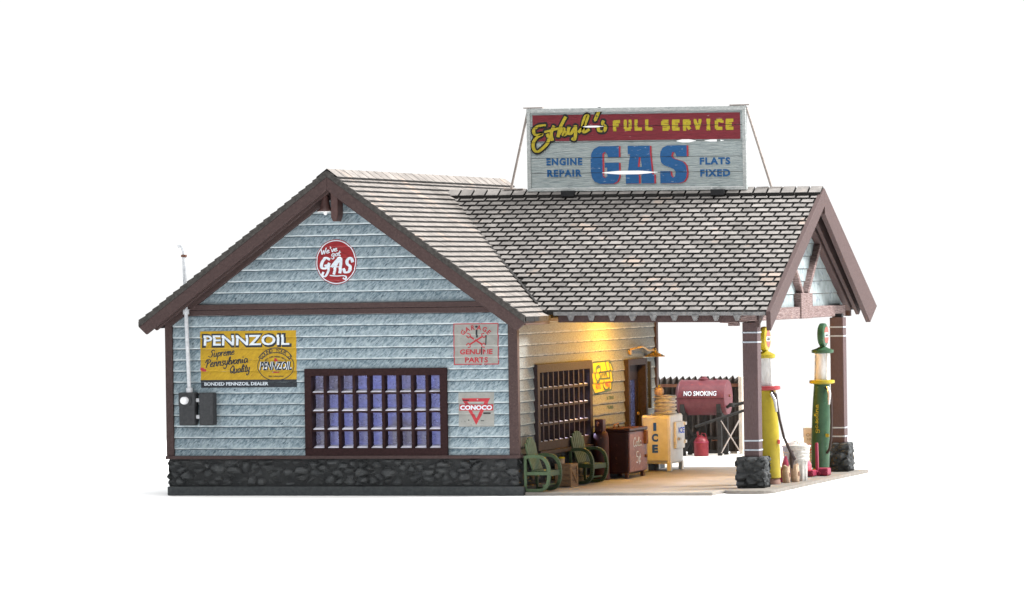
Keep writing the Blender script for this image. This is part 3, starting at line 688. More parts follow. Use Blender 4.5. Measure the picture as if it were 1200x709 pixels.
# door
mb = MB(); a, b, c, d = SD
mb.box(-.05, .09, a-.10, a, c, d+.10); mb.box(-.05, .09, b, b+.10, c, d+.10); mb.box(-.05, .09, a, b, d, d+.10)
dr = mb.build('door', 'window_side', B, 'brown side door with a narrow lit glass', bevel=.006)
mb = MB(); mb.box(-.09, -.05, a, a+.13, c, d); mb.box(-.09, -.05, b-.13, b, c, d); mb.box(-.09, -.05, a+.13, b-.13, d-.25, d); mb.box(-.09, -.05, a+.13, b-.13, c, .70)
mb.build('door_leaf', 'window_side', dr, bevel=.004)
mb = MB(); mb.box(-.075, -.069, a+.13, b-.13, .70, d-.25); mb.build('pane', 'pane', dr)
mb = MB(); mb.box(-.050, -.046, a+.22, a+.38, 1.22, 1.40, 0); mb.box(-.046, -.043, a+.235, a+.365, 1.28, 1.34, 1); mb.build('sticker', ['pump_red', 'white'], dr)
mb = MB(); mb.lathe([(.0, 0), (.03, .01), (.03, .03), (0, .05)], (-.05, b-.07, .95), axis='x', n=12); mb.build('door_handle', 'brass', dr, smooth=True)
# meters and conduit
for k, (xa, xb) in enumerate(((-5.365, -5.105), (-5.035, -4.80))):
    mb = MB(); mb.box(xa, xb, -.20, -.03, 1.035, 1.535)
    if k == 0: mb.box(xa-.006, xb+.006, -.206, -.03, 1.32, 1.54)
    me_ = mb.build('electric_meter' if k == 0 else 'switch_box', 'meter', B, ['charcoal meter box with a round pale dial', 'plain charcoal switch box beside the meter'][k], bevel=.02)
    if k == 0:
        mb = MB(); mb.lathe([(.085, 0), (.085, -.02), (.07, -.025)], (-5.235, -.206, 1.42), axis='y', n=24); mb.build('dial_ring', 'meter', me_, smooth=True)
        mb = MB(); mb.lathe([(.058, 0), (.058, -.07), (.045, -.088), (.0, -.092)], (-5.245, -.225, 1.42), axis='y', n=24); mb.build('dial', 'white', me_, smooth=True)
for z in (1.165, 1.42):
    mb = MB(); mb.tube([(-5.12, -.12, z), (-5.02, -.12, z)], .032, n=12); mb.build('pipe_coupling', 'pipe', B, smooth=True)
mb = MB(); mb.tube([(-5.215, -.12, 1.53), (-5.235, -.12, 2.2), (-5.25, -.12, 2.75), (-5.27, -.12, 3.62)], .030, n=12)
mb.tube([(-5.27, -.12, 3.60), (-5.272, -.12, 3.70), (-5.29, -.12, 3.765), (-5.325, -.12, 3.80), (-5.36, -.12, 3.80)], [.026, .026, .028, .033, .036], n=12)
mb.lathe([(.052, 0), (.052, .07)], (-5.215, -.12, 1.54), n=14); mb.lathe([(.050, 0), (.050, .075)], (-5.25, -.12, 2.74), n=14)
cd = mb.build('conduit', 'pipe', B, 'grey service pipe rising through the roof edge', smooth=True)
mb = MB(); mb.lathe([(.045, 0), (.045, .035)], (-5.271, -.12, 3.62), n=14); mb.build('pipe_collar', 'rust', cd, smooth=True)

# gooseneck lamp on the side wall
mb = MB()
mb.lathe([(.05, 0), (.05, .03)], (.03, 6.15, 1.98), axis='x', n=14)
mb.tube([(.05+.12*min(1, k/4), 6.15+1.05*k/24, 2.0+.035*math.sin(k/24*2*PI)+(.02 if k < 22 else -.01)) for k in range(25)], .016, n=8)
gl = mb.build('wall_lamp', 'brass', B, 'small brass gooseneck lamp above the door', smooth=True)
mb = MB(); mb.lathe([(.025, .13), (.04, .08), (.07, .05), (.17, .0), (.175, -.012)], (.17, 7.2, 1.89), n=22); mb.build('lamp_shade', 'brass', gl, smooth=True)
mb = MB(); mb.bar((.05, 7.3, 1.80), (.05, 7.3, 1.02), .05, .05); mb.build('wall_conduit', 'meter', B)

# ---------------------------------------------------------------- canopy
xv0 = -2.75
can = MB()
def cslab(mb, x0, x1, y0, y1, t0, t1, m=0):
    mb.hexa([(x0, y0, can_z(x0, y0)-t1), (x1, y0, can_z(x1, y0)-t1), (x1, y1, can_z(x1, y1)-t1), (x0, y1, can_z(x0, y1)-t1),
             (x0, y0, can_z(x0, y0)-t0), (x1, y0, can_z(x1, y0)-t0), (x1, y1, can_z(x1, y1)-t0), (x0, y1, can_z(x0, y1)-t0)], m)
def vx(y): # valley x where the canopy meets the main roof
    z = can_z(-1, y); return RX+(RZ-z)/RS
for y0, y1 in ((.87, CY), (CY, 8.03)):
    n = 12
    for i in range(n):
        ya = y0+(y1-y0)*i/n; yb = y0+(y1-y0)*(i+1)/n; xa = max(vx(ya), vx(yb))+.07
        cslab(can, xa, CX1-.02, ya, yb, .050, .080)
cano = can.build('canopy_roof', 'trim', B, 'grey shingled canopy roof reaching over the pumps')
CL = math.sqrt(1+CSL*CSL)
def PN(u, s, h): y = CY-s/CL; return (u, y, can_z(u, y)-.034+h*CL*.95)
def PF(u, s, h): y = CY+s/CL; return (u, y, can_z(u, y)-.034+h*CL*.95)
def keepC(side):
    def k(u, s):
        y = CY+side*s/CL; return can_z(u, y) > main_z(u)-.03
    return k
cmax = 3.60*CL
shingles(PN, xv0, CX1, cmax, .155, .222, keepC(-1), gap=.036, t=.030, jitter=.002).build('shingles', ['shingle', 'shingle_dark'], cano, fix=False)
shingles(PF, xv0, CX1, cmax, .155, .222, keepC(1), gap=.036, t=.030, jitter=.002).build('shingles', ['shingle', 'shingle_dark'], cano, fix=False)
mb = MB()
for F in (PN, PF):
    n = 14
    for i in range(n):
        a = cmax*i/n; b = cmax*(i+1)/n; y = F(0, (a+b)/2, 0)[1]; x0 = vx(y)
        mb.face([F(x0, a, -.004), F(CX1-.01, a, -.004), F(CX1-.01, b, -.004), F(x0, b, -.004)])
mb.build('underlay', 'shingle_dark', cano, fix=False)
mb = MB(); x = -2.46
while x < CX1-.05:
    e = min(x+.222, CX1+.01)
    for sg in (1, -1):
        mb.hexa([(x, CY, crz(x)-.02), (e-.03, CY, crz(x)-.02), (e-.03+.0, CY+sg*.19, crz(x)-.02-.19*CSL), (x+.0, CY+sg*.19, crz(x)-.02-.19*CSL),
                 (x, CY, crz(x)+.035), (e-.03, CY, crz(x)+.035), (e-.03, CY+sg*.19, crz(x)+.035-.19*CSL), (x, CY+sg*.19, crz(x)+.035-.19*CSL)], mats=[1, 0, 1, 1, 1, 1] , r=random.random())
    x += .222
mb.build('ridge_caps', ['shingle', 'shingle_dark'], cano, fix=False)
for sg in (-1, 1):
    ye = CY+sg*3.45; mb = MB(); mb.bar((vx(CY)+.0, CY+sg*.12, main_z(vx(CY+sg*.12))+.012), (vx(ye), ye, main_z(vx(ye))+.012), .045, .02, up=(.3, 0, 1)); mb.build('valley_flashing', 'shingle_dark', cano)
# eave strip with pointed drips and beam
for sg, ye in ((-1, .865), (1, 8.035)):
    mb = MB(); z = lambda x: can_z(x, .85)
    mb.hexa([(.35, ye-.02, z(.35)-.085), (CX1-.08, ye-.02, z(CX1)-.085), (CX1-.08, ye+.03, z(CX1)-.085), (.35, ye+.03, z(.35)-.085),
             (.35, ye-.02, z(.35)-.030), (CX1-.08, ye-.02, z(CX1)-.030), (CX1-.08, ye+.03, z(CX1)-.030), (.35, ye+.03, z(.35)-.030)])
    x = .62
    while x < CX1-.5:
        zz = z(x)-.08
        mb.prism([(x-.055, ye-.03, zz), (x-.02, ye-.03, zz-.085), (x+.02, ye-.03, zz-.085), (x+.055, ye-.03, zz)], (0, 0, 0), (0, .06, 0)); x += .325
    mb.build('eave_strip', 'eave_grey', cano, fix=True)
    mb = MB(); yb = ye-sg*.10
    mb.hexa([(.40, yb-.05, 2.535), (CX1-.40, yb-.05, 2.505), (CX1-.40, yb+.05, 2.505), (.40, yb+.05, 2.535), (.40, yb-.05, 2.66), (CX1-.40, yb-.05, 2.66), (CX1-.40, yb+.05, 2.66), (.40, yb+.05, 2.66)])
    mb.build('eave_beam', 'trim', cano, bevel=.006)
mb = MB()
for i in range(9):
    x = .45+i*.37
    for sg in (1, -1):
        ye = CY+sg*3.42; mb.hexa([(x, CY, can_z(x, CY)-.16), (x+.05, CY, can_z(x, CY)-.16), (x+.05, ye, can_z(x, ye)-.16), (x, ye, can_z(x, ye)-.16),
                                 (x, CY, can_z(x, CY)-.078), (x+.05, CY, can_z(x, CY)-.078), (x+.05, ye, can_z(x, ye)-.078), (x, ye, can_z(x, ye)-.078)])
mb.build('rafters', 'trim', cano)
# gable barge boards of the canopy
def cbarge(mb, x0, x1, ye, t0, t1, inner=0, te=None):
    te = te or t1
    yo = ye; yi = ye-inner*(1 if ye > CY else -1)
    zc = can_z(x0, CY)
    mb.hexa([(x0, CY, zc-t1), (x1, CY, zc-t1), (x1, yi, can_z(x0, yi)-te), (x0, yi, can_z(x0, yi)-te),
             (x0, CY, zc-t0), (x1, CY, zc-t0), (x1, yo, can_z(x0, yo)-t0), (x0, yo, can_z(x0, yo)-t0)])
for ye, inn, tt, xt, te in ((.80, 0.02, .28, .07, .30), (8.10, .52, .40, .08, .53)):
    mb = MB(); cbarge(mb, CX1+.01-xt, CX1+.01, ye, .0, tt, inn, te); mb.build('barge_board', 'trim', cano, bevel=.006)
    ye2 = CY+(ye-CY)*.955
    mb = MB(); cbarge(mb, CX1-.27, CX1-.21, ye2, .08, .33, inn*.4); mb.build('barge_board', 'trim', cano, bevel=.006)
    ye3 = CY+(ye-CY)*.90
    mb = MB(); cbarge(mb, CX1-.42, CX1-.31, ye3, .08, .34, inn*.3); mb.build('barge_board', 'trim', cano, bevel=.006)
# canopy gable panel (facing +x) with boards
GX = CX1-.42
mb = MB(); za = 2.70
def gtop(y): return can_z(GX, y)-.30
z = za; k = 0
while z < 4.3:
    z2 = z+.20
    def yr(zz): return max(0.0, (crz(GX)-.30-zz)/CSL)
    a, b = min(yr(z), 3.2), min(yr(z2), 3.2)
    if a <= 0: break
    mb.hexa([(GX-.06, CY-a, z), (GX+.012, CY-a, z), (GX+.012, CY+a, z), (GX-.06, CY+a, z), (GX-.06, CY-b, z2-.008), (GX-.004, CY-b, z2-.008), (GX-.004, CY+b, z2-.008), (GX-.06, CY+b, z2-.008)])
    z = z2
mb.build('gable_panel', 'gable_paint', cano, 'pale blue grey panel in the canopy gable', fix=True)
mb = MB(); mb.box(GX-.10, GX+.10, CY-2.95, CY+2.75, 2.515, 2.70); mb.build('tie_beam', 'trim_grain', cano, bevel=.012)
mb = MB(); mb.box(GX-.05, GX+.125, CY-.40, CY+.37, 2.512, 2.915); mb.build('king_block', 'trim_grain', cano, bevel=.012)
for sg in (-1, 1):
    mb = MB(); mb.bar((GX+.05, CY+.0+sg*.16, 2.90), (GX+.05, CY+sg*1.05, 3.66), .08, .115, up=(1, 0, 0)); mb.build('brace', 'trim_grain', cano, bevel=.008)

# canopy posts
def post(x0, x1, y0, y1, lab):
    xc, yc = (x0+x1)/2, (y0+y1)/2
    mb = MB(); mb.box(x0, x1, y0, y1, .47, 2.50)
    o = mb.build('canopy_post', 'post', B, lab, bevel=.008)
    for z in (.575, .715, 2.20, 2.345):
        mb = MB(); mb.box(x0-.006, x1+.006, y0-.006, y1+.006, z-.011, z+.011); mb.build('pale_band', 'band', o)
    mb = MB(); mb.box(xc-.08, xc+.08, yc-.06, yc+.06, 2.50, 2.56); mb.build('post_cap', 'black', o)
    mb = MB(); hw = .212 if y0 < 3 else .185; b0, b1, c0, c1, s = xc-hw, xc+hw, yc-.20, yc+.20, random.random()*20
    stone_face(mb, b0, b1, .002, .475, lambda u, n, z: (u, c0-n+.03, z), seed=s, amp=.075, res=.022, cell=.12); stone_face(mb, b0, b1, .002, .475, lambda u, n, z: (u, c1+n-.03, z), seed=s+3, amp=.06, cell=.12)
    stone_face(mb, c0, c1, .002, .475, lambda u, n, z: (b0-n+.03, u, z), seed=s+5, amp=.06, cell=.12); stone_face(mb, c0, c1, .002, .475, lambda u, n, z: (b1+n-.03, u, z), seed=s+8, amp=.06, res=.022, cell=.12)
    mb.box(b0+.03, b1-.03, c0+.03, c1-.03, .002, .47)
    mb.build('stone_footing', 'stone', o, fix=False)
    return o
post(3.205, 3.435, 1.22, 1.45, 'brown near canopy post on a dark stone footing')
post(3.34, 3.56, 6.40, 6.63, 'brown far canopy post beside the green pump')
mb = MB(); mb.box(2.93, 3.22, .92, 1.03, 2.50, 2.56); mb.box(3.06, 3.22, .92, 1.04, 2.45, 2.50); mb.box(3.24, 3.50, .90, 1.02, 2.52, 2.62); mb.build('corbel', 'trim_grain', cano, bevel=.01)

# ---------------------------------------------------------------- wall adverts
def rounded(x0, y0, x1, y1, m, layer=0): return rect2(x0, y0, x1, y1, m, layer)
# 1. oil advert
x0, x1, z0, z1 = -5.064, -3.494, 1.607, 2.475; Wd = x1-x0; Hd = z1-z0
def U(px): return x0+Wd*(px-45)/1007.0
def V(py): return z1-Hd*(py-60)/592.0
sh = [rect2(x0, V(570), x1, z1, 0, 0), rect2(x0, z0, x1, V(570), 1, .0)]
sh += [text2('PENNZOIL', V(95)-V(225)+.03, 1, 1, U(535), V(160), w=U(995)-U(68)+.02, bold=.055), text2('PENNZOIL', V(105)-V(215), 2, 2, U(532), V(157), w=U(980)-U(82), bold=.02)]
sh += script2('Supreme', U(135), V(335), .060, 1, 1, w=.24, rot=.10, total=U(390)-U(135)+.02)
sh += script2('Pennsylvania', U(90), V(440), .066, 1, 1, w=.24, rot=.10, total=U(545)-U(90))
sh += script2('Quality', U(350), V(505), .064, 1, 1, w=.24, rot=.09, total=U(560)-U(350))
sh += [rect2(U(60), V(482), U(105), V(455), 3, 1), rect2(U(45), V(470), U(80), V(440), 3, 1.1)]
cx, cz = U(835), V(430); sh += [ellipse2(cx, cz, U(1028)-cx, V(275)-cz, 1, 1, hole=(U(1028)-cx-.012, V(275)-cz-.012))]
arcA = [(cx+(.31)*math.cos(math.radians(a)), cz+.275*math.sin(math.radians(a))) for a in range(152, 27, -6)]
arcB = [(cx+(.255)*math.cos(math.radians(a)), cz+.205*math.sin(math.radians(a))) for a in range(28, 153, 6)]
sh += [tess([arcA+arcB], 0, 1.5), stroke2(arcA, .012, 1, 2), stroke2(arcB, .012, 1, 2.1), stroke2([arcB[0], arcA[-1]], .012, 1, 2.2, cap=False), stroke2([arcB[-1], arcA[0]], .012, 1, 2.3, cap=False)]
sh += arc_text('SOUND YOUR Z', .052, 1, 2, cx, cz, .283, .240, 145, 36, bold=.02)
sh += arc_text('with Pure Pennsylvania', .024, 1, 2, cx, cz, .21, .145, 140, 40, bold=.02)
sh += [text2('PENNZOIL', .135, 1, 3, cx+.012, cz+.0, w=.52, bold=.03, shear=.12), text2('PENNZOIL', .125, 2, 2.6, cx+.004, cz+.006, w=.52, bold=.06, shear=.12)]
bell = [(-.035, 0), (.035, 0), (.028, .012), (.02, .035), (.012, .048), (-.012, .048), (-.02, .035), (-.028, .012)]
sh += [tess([[(cx+a, cz+.072+b) for a, b in bell]], 3, 2), rect2(cx-.06, cz-.105, cx+.05, cz-.088, 3, 2)]
sh += [text2('Safe Lubrication', .026, 1, 2, cx, cz-.155, bold=.02, w=.24)]
sh += [text2('BONDED PENNZOIL DEALER', V(592)-V(628), 2, 1, U(80), V(612), align='LEFT', bold=.03, w=U(752)-U(80))]
decal('painted_sign', sh, ['ad_yellow', 'ad_black', 'ad_white', 'redletter'], 'front', B, 'mustard oil advert with white lettering and black foot band')
# 2. round gas sign
cx, cz, rx, rz = -2.827, 3.506, .333, .345
sh = [ellipse2(cx, cz, rx, rz, 0, 0, n=64), ellipse2(cx, cz, rx-.012, rz-.012, 1, 1, n=64, hole=(rx-.026, rz-.026))]
q = lambda px, py: (cx+(px-347)/245*rx, cz-(py-380)/272*rz)
sh += script2("We've", *q(170, 290), .046, 1, 1, w=.30, rot=.20, total=.27, slant=.2)
sh += script2('got', *q(292, 316), .046, 1, 1.5, w=.30, rot=.08, total=.15, slant=.15)
def S2(pts, w, l): return stroke2([q(*p) for p in pts], w, 1, l, pressure=True)
sh += [S2([(262, 345), (222, 330), (180, 380), (175, 440), (215, 455), (250, 420), (262, 400)], .042, 1), S2([(215, 420), (262, 418), (245, 500), (215, 550), (180, 540), (190, 505)], .032, 1.3),
       S2([(300, 430), (345, 370), (395, 330), (400, 420), (388, 505)], .040, 1.1), S2([(395, 335), (345, 420), (318, 520)], .036, 1.4), S2([(285, 435), (400, 440)], .022, 1.6),
       S2([(540, 375), (520, 335), (478, 360), (480, 405), (515, 440), (495, 495), (450, 505), (435, 470)], .042, 1.2), S2([(275, 540), (350, 548), (430, 545), (465, 560), (455, 588), (430, 575)], .022, 1.5)]
decal('painted_sign', sh, ['ad_red', 'ad_white'], 'front', B, 'round red sign with white lettering high in the gable')
# 3. garage poster
x0, x1, z0, z1 = -.968, -.256, 1.925, 2.548; Wd = x1-x0; Hd = z1-z0
U = lambda px: x0+Wd*(px-66)/273.0
V = lambda py: z1-Hd*(py-22)/241.0
sh = [rect2(x0, z0, x1, z1, 0, 0)]
for a, b, c, d in ((x0, z0, x1, z0+.014), (x0, z1-.014, x1, z1), (x0, z0+.014, x0+.014, z1-.014), (x1-.014, z0+.014, x1, z1-.014)): sh.append(rect2(a, b, c, d, 1, 1))
sh += arc_text('GARAGE', .074, 1, 1, U(203), V(46)-.15, .235, .15, 150, 30, bold=.03)
for s in (1, -1):
    cxx, czz = U(203), V(122); w_ = .12
    sh.append(stroke2([(cxx-w_*.75, czz+s*.055), (cxx+w_*.75, czz-s*.055)], .024, 1, 1+.3*(s > 0), smooth=False))
    for e in (1, -1):
        bx_, bz_ = cxx+e*w_*.8, czz-e*s*.06
        ang = math.atan2(-e*s*.055, e*w_*.75)
        for da in (.75, -.75): sh.append(stroke2([(bx_, bz_), (bx_+.035*math.cos(ang+da*1.6), bz_+.035*math.sin(ang+da*1.6)), (bx_+.055*math.cos(ang+da*.55), bz_+.055*math.sin(ang+da*.55))], .017, 1, 1.6+.2*e+.1*da, smooth=False))
sh += [text2('GENUINE', .078, 1, 1, U(203), V(188), w=U(300)-U(102), bold=.035), text2('PARTS', .082, 1, 1, U(203), V(235), w=U(273)-U(133), bold=.035)]
sh += [rect2(U(202), V(105), U(213), V(60), 2, 2.5), ellipse2(U(206), V(42), .022, .016, 2, 2.5), rect2(U(260), V(148), U(266), V(90), 2, 2.5), rect2(U(232), V(205), U(238), V(160), 2, 2.5)]
decal('painted_sign', sh, ['ad_grey', 'redletter', 'ad_black'], 'front', B, 'square grey poster with crossed red wrenches')
# 4. triangle poster
x0, x1, z0, z1 = -.905, -.342, .990, 1.508; Wd = x1-x0; Hd = z1-z0
U = lambda px: x0+Wd*(px-92)/218.0
V = lambda py: z1-Hd*(py-438)/222.0
sh = [rect2(x0, z0, x1, z1, 0, 0), tess([[(U(112), V(476)), (U(288), V(476)), (U(200), V(648))], [(U(148), V(498)), (U(200), V(606)), (U(252), V(498))]], 1, 1)]
sh += [rect2(U(98), V(555), U(304), V(516), 1, 2), text2('CONOCO', V(521)-V(551), 2, 3, U(200), V(536), w=U(300)-U(104), bold=.045), rect2(U(245), V(578), U(290), V(568), 3, 3), rect2(U(118), V(492), U(158), V(486), 3, 2.5)]
sh += [rect2(U(228), V(623), U(248), V(619), 3, 3), rect2(U(150), V(620), U(158), V(614), 3, 3)]
decal('painted_sign', sh, ['ad_grey', 'redletter', 'ad_white', 'black'], 'front', B, 'grey poster with a red triangle and white lettering')
# 5. badge on the side wall
y0, y1, z0, z1 = 4.00, 5.20, 1.345, 1.875
P = lambda px, py: (y0+(y1-y0)*(px-75)/385.0, z1-(z1-z0)*(py-120)/560.0)
outer = [(90, 125), (405, 120), (440, 165), (462, 260), (462, 520), (430, 640), (100, 685), (72, 560), (66, 400), (72, 250)]
inner = [(105, 155), (385, 148), (420, 190), (440, 280), (440, 500), (415, 615), (118, 655), (92, 560), (86, 400), (92, 260)]
sh = [tess([[P(*p) for p in outer]], 1, 0), tess([[P(*p) for p in inner]], 0, 1)]
def S3(pts, w, l): return stroke2([P(*p) for p in pts], w, 1, l, smooth=True)
sh += [S3([(210, 215), (150, 250), (140, 400), (165, 470), (200, 440)], .055, 2), S3([(225, 215), (220, 330), (235, 420)], .045, 2.2), S3([(330, 160), (335, 280), (350, 420)], .045, 2.3), S3([(395, 175), (400, 300), (395, 440)], .045, 2.4),
       S3([(200, 425), (300, 430), (400, 425)], .03, 2.5), S3([(250, 330), (250, 400), (285, 330), (290, 400), (320, 330), (325, 400)], .028, 2.6), S3([(280, 470), (285, 580), (330, 630), (385, 590)], .045, 2.7), S3([(200, 320), (420, 300)], .02, 2.8)]
sh += [text2('AUTO', .09, 2, 2, *P(185, 555), bold=.03, w=.28), text2('PARTS', .09, 2, 2, *P(365, 530), bold=.03, w=.28), text2('& TIRES', .055, 1, 0, 5.03, 1.265, bold=.04, w=.42), text2('TUBES', .05, 1, 0, 5.03, 1.11, bold=.04, w=.34)]
decal('painted_sign', sh, ['ad_orange', 'ad_green', 'redletter'], 'side', B, 'orange yellow badge with dark green scrawl beside the door')

# ================================================================== ROOF SIGN
SG = thing('roof_sign', (.7, 4.4, 4.57), 'large weathered plank billboard reading GAS standing on the canopy ridge', 'sign')
SX0, SX1, SY = -1.11, 2.515, 4.36
def tilt(u): return -.0113*(u+1.1)
notches = [(-.19, .155, 5.632, .030), (.12, 1.04, 4.892, .058), (1.36, 1.68, 5.385, .050), (1.82, 2.14, 5.385, .034)]
seams = [4.655, 4.892, 5.135, 5.385, 5.632, 5.865]
def gap_at(u, zs, part):
    g = .0035
    for a, b, z, h in notches:
        if abs(z-zs) < .01 and a < u < b:
            t = (u-a)/(b-a); g = max(g, h/2*min(1, 3.2*min(t, 1-t))**.7)
    return g
mapS = lambda u, n, z: (u, SY-n, z+tilt(u))
for i in range(5):
    za, zb = seams[i], seams[i+1]; mb = MB(); us = [SX0+.05+(SX1-SX0-.10)*k/150 for k in range(151)]
    for a, b in zip(us[:-1], us[1:]):
        la, lb = za+gap_at(a, za, 0), za+gap_at(b, za, 0); ta, tb = zb-gap_at(a, zb, 1), zb-gap_at(b, zb, 1); w = .004*math.sin(i*2.1)
        p = [mapS(a, -.04, la), mapS(b, -.04, lb), mapS(b, w, lb), mapS(a, w, la), mapS(a, -.04, ta), mapS(b, -.04, tb), mapS(b, w, tb), mapS(a, w, ta)]
        mb.mesh(p, [(0, 1, 2, 3), (4, 7, 6, 5), (0, 4, 5, 1), (3, 2, 6, 7)])
    mb.build('plank', 'signwood', SG, fix=False)
sb = MB()
for zs in seams[1:5]:
    cur = SX0+.06
    for a, b, z, h in sorted([n for n in notches if abs(n[2]-zs) < .01])+[(SX1-.06, 0, 0, 0)]:
        sb.hexa([mapS(cur, -.046, zs-.03), mapS(a, -.046, zs-.03), mapS(a, -.042, zs-.03), mapS(cur, -.042, zs-.03), mapS(cur, -.046, zs+.03), mapS(a, -.046, zs+.03), mapS(a, -.042, zs+.03), mapS(cur, -.042, zs+.03)]); cur = b
sb.build('seam_battens', 'shingle_edge', SG)
fr = MB()
def fb(a, b, c, d, n1):
    fr.hexa([mapS(a, -.05, c), mapS(b, -.05, c), mapS(b, n1, c), mapS(a, n1, c), mapS(a, -.05, d), mapS(b, -.05, d), mapS(b, n1, d), mapS(a, n1, d)])
fb(SX0, SX1, 4.60, 4.655, .03); fb(SX0, SX1, 5.865, 5.93, .03); fb(SX0, SX0+.06, 4.656, 5.864, .028); fb(SX1-.06, SX1, 4.656, 5.864, .028)
fr.build('frame', 'signframe', SG, bevel=.006)
nholes = []
for a, b, z, h in notches:
    pts = []
    for k in range(7): t = k/6*1.0; t = .0+t; pts.append((a+(b-a)*t, z-h/2*min(1, 3.2*min(t, 1-t)+.0001)**.7))
    for k in range(5, 0, -1): t = k/6; pts.append((a+(b-a)*t, z+h/2*min(1, 3.2*min(t, 1-t))**.7))
    # keep convex: drop duplicates
    nholes.append(pts)
sh = [rect2(-1.015, 5.405, 2.42, 5.825, 0, 0)]
eth = []
def E(px, py): return (-1.056+ (px-85)/(605-85)*1.085, 5.83-(py-95)/(420-95)*.62)
strokes = [
 [(205, 182), (150, 190), (115, 225), (130, 262), (185, 258), (140, 285), (110, 330), (115, 385), (150, 402), (215, 345), (235, 300), (225, 262)],   # E
 [(275, 195), (255, 250), (262, 305)], [(232, 232), (300, 215)],                                                                                   # t
 [(370, 120), (330, 200), (310, 275)], [(318, 258), (352, 212), (362, 235), (352, 268), (378, 258)],                                                # h
 [(398, 205), (390, 245), (410, 258), (440, 215)], [(450, 195), (450, 262), (440, 305), (425, 300)],                                               # y
 [(478, 240), (520, 190), (550, 110), (530, 115), (510, 180), (515, 245), (555, 225)]]                                                             # l
tops = [[(668, 92), (690, 100), (672, 128)], [(735, 165), (745, 190), (755, 225), (720, 245), (690, 232)]]
tops = [[(632, 88), (618, 122)], [(672, 158), (668, 178), (690, 205), (676, 238), (640, 236), (632, 214)]]
def T(px, py): return (-1.056+(px-85)/520*1.15-.0, 5.83-(py-95)/325*.62)
L_ = 2
for i, st in enumerate(strokes+tops):
    pts = [E(*p) for p in st]; wd = .046
    sh.append(stroke2(pts, .100, 2, 1+i*.02)); sh.append(stroke2(pts, wd, 1, 3+i*.02, pressure=True))
    for end in (pts[0], pts[-1]): sh.append(ellipse2(end[0], end[1], .053, .053, 2, 1.3+i*.02+(.01 if end == pts[0] else 0), n=14)); sh.append(ellipse2(end[0], end[1], wd*.42, wd*.42, 1, 3.3+i*.02+(.01 if end == pts[0] else 0), n=12))
sh += tuscan2('FULL', .335, 5.570, .145, .176, .125, 1, 1) + tuscan2('SERVICE', 1.135, 5.563, .148, .176, .125, 1, 1)
for c, a, b in (('G', -.05, .42), ('A', .53, 1.00), ('S', 1.10, 1.54)):
    sh += [slab2(c, a+.028, 4.712, b-a, .60, 4, 1), slab2(c, a, 4.715, b-a, .60, 3, 2)]
for t, u, z, wdt in (('ENGINE', -.49, 5.075, .60), ('REPAIR', -.49, 4.892, .58), ('FLATS', 2.0, 5.06, .50), ('FIXED', 2.0, 4.87, .49)):
    sh.append(text2(t, .115, 3, 1, u, z, w=wdt, bold=.045, space=1.18))
# seam lines stay unpainted
sholes = nholes+[[(-1.1, z-.004), (2.5, z-.004), (2.5, z+.004), (-1.1, z+.004)] for z in seams[1:5]]
decal('lettering', sh, ['redband', 'yellow', 'black', 'blue', 'redletter'], 'front', SG, cuts=False, nfun=lambda u, z: .005, holes=sholes, mapf=mapS)
for x in (-.42, 2.05):
    mb = MB(); mb.box(x-.10, x+.12, SY-.14, SY+.02, 4.515+tilt(x), 4.61+tilt(x)); mb.build('foot_bracket', 'black', SG, bevel=.008)
    mb = MB(); mb.box(x-.03, x+.03, SY+.05, SY+.10, 4.60+tilt(x), 5.80); mb.build('back_rail', 'signframe', SG)
for (xa, xb, za, zb) in ((-1.10, -1.43, 5.90, 4.645), (2.515, 2.89, 5.90, 4.575)):
    mb = MB(); mb.tube([(xa, SY+.03, za+tilt(xa)), (xb, CY+.02, zb)], .021, n=8); mb.build('guy_rod', 'metal_grey', SG, smooth=True)
    mb = MB(); s = 1 if xa < 0 else -1
    c = xa+s*.10
    mb.box(c-.16, c+.16, SY-.035, SY+.06, 5.935+tilt(xa), 5.952+tilt(xa)); mb.build('rod_plate', 'metal_grey', SG); mb = MB(); mb.box(xb-.10+(0 if s > 0 else 0), xb+.22, CY-.05, CY+.06, zb-.005, zb+.012); mb.build('rod_plate', 'metal_grey', SG)

# ================================================================== LAMPS THE PLACE HAS
HL = thing('hanging_lamp', (.95, 4.5, 2.6), 'small shaded lamp glowing warm under the canopy by the side wall', 'lamp')
mb = MB(); mb.lathe([(.015, .40), (.015, .12), (.05, .10), (.16, .05), (.30, .0), (.295, -.012)], (.95, 4.5, 2.56), n=24); mb.build('lamp_shade', 'lampbrown', HL, smooth=True)  # shade added out of view, its wide rim cuts the glow high on the wall
mb = MB(); mb.lathe([(.02, .07), (.035, .045), (.035, .02), (.02, -.005), (.005, -.012)], (.95, 4.5, 2.56), n=16); mb.build('bulb', emis('warm_bulb', (1, .62, .15), 12), HL, smooth=True)
wl = bpy.data.lights.new('warm_lamp_light', 'POINT'); wl.energy = 450; wl.color = (1.0, .47, .03); wl.shadow_soft_size = .04
wo = bpy.data.objects.new('warm_lamp_light', wl); COL.objects.link(wo); wo.location = (.95, 4.5, 2.525)
RLp = thing('ceiling_lamp', (-2.2, 3.4, 2.6), 'cool bluish room lamp shining behind the window panes', 'lamp')
mb = MB(); mb.lathe([(.10, .10), (.14, .02), (.14, 0)], (-2.2, 3.4, 2.50), n=20); mb.build('lamp_base', 'white', RLp, smooth=True)
mb = MB(); mb.lathe([(.11, 0), (.10, -.05), (.05, -.09), (.01, -.10)], (-2.2, 3.4, 2.50), n=20); mb.build('diffuser', emis('cool_diffuser', (.62, .62, 1), 10), RLp, smooth=True)
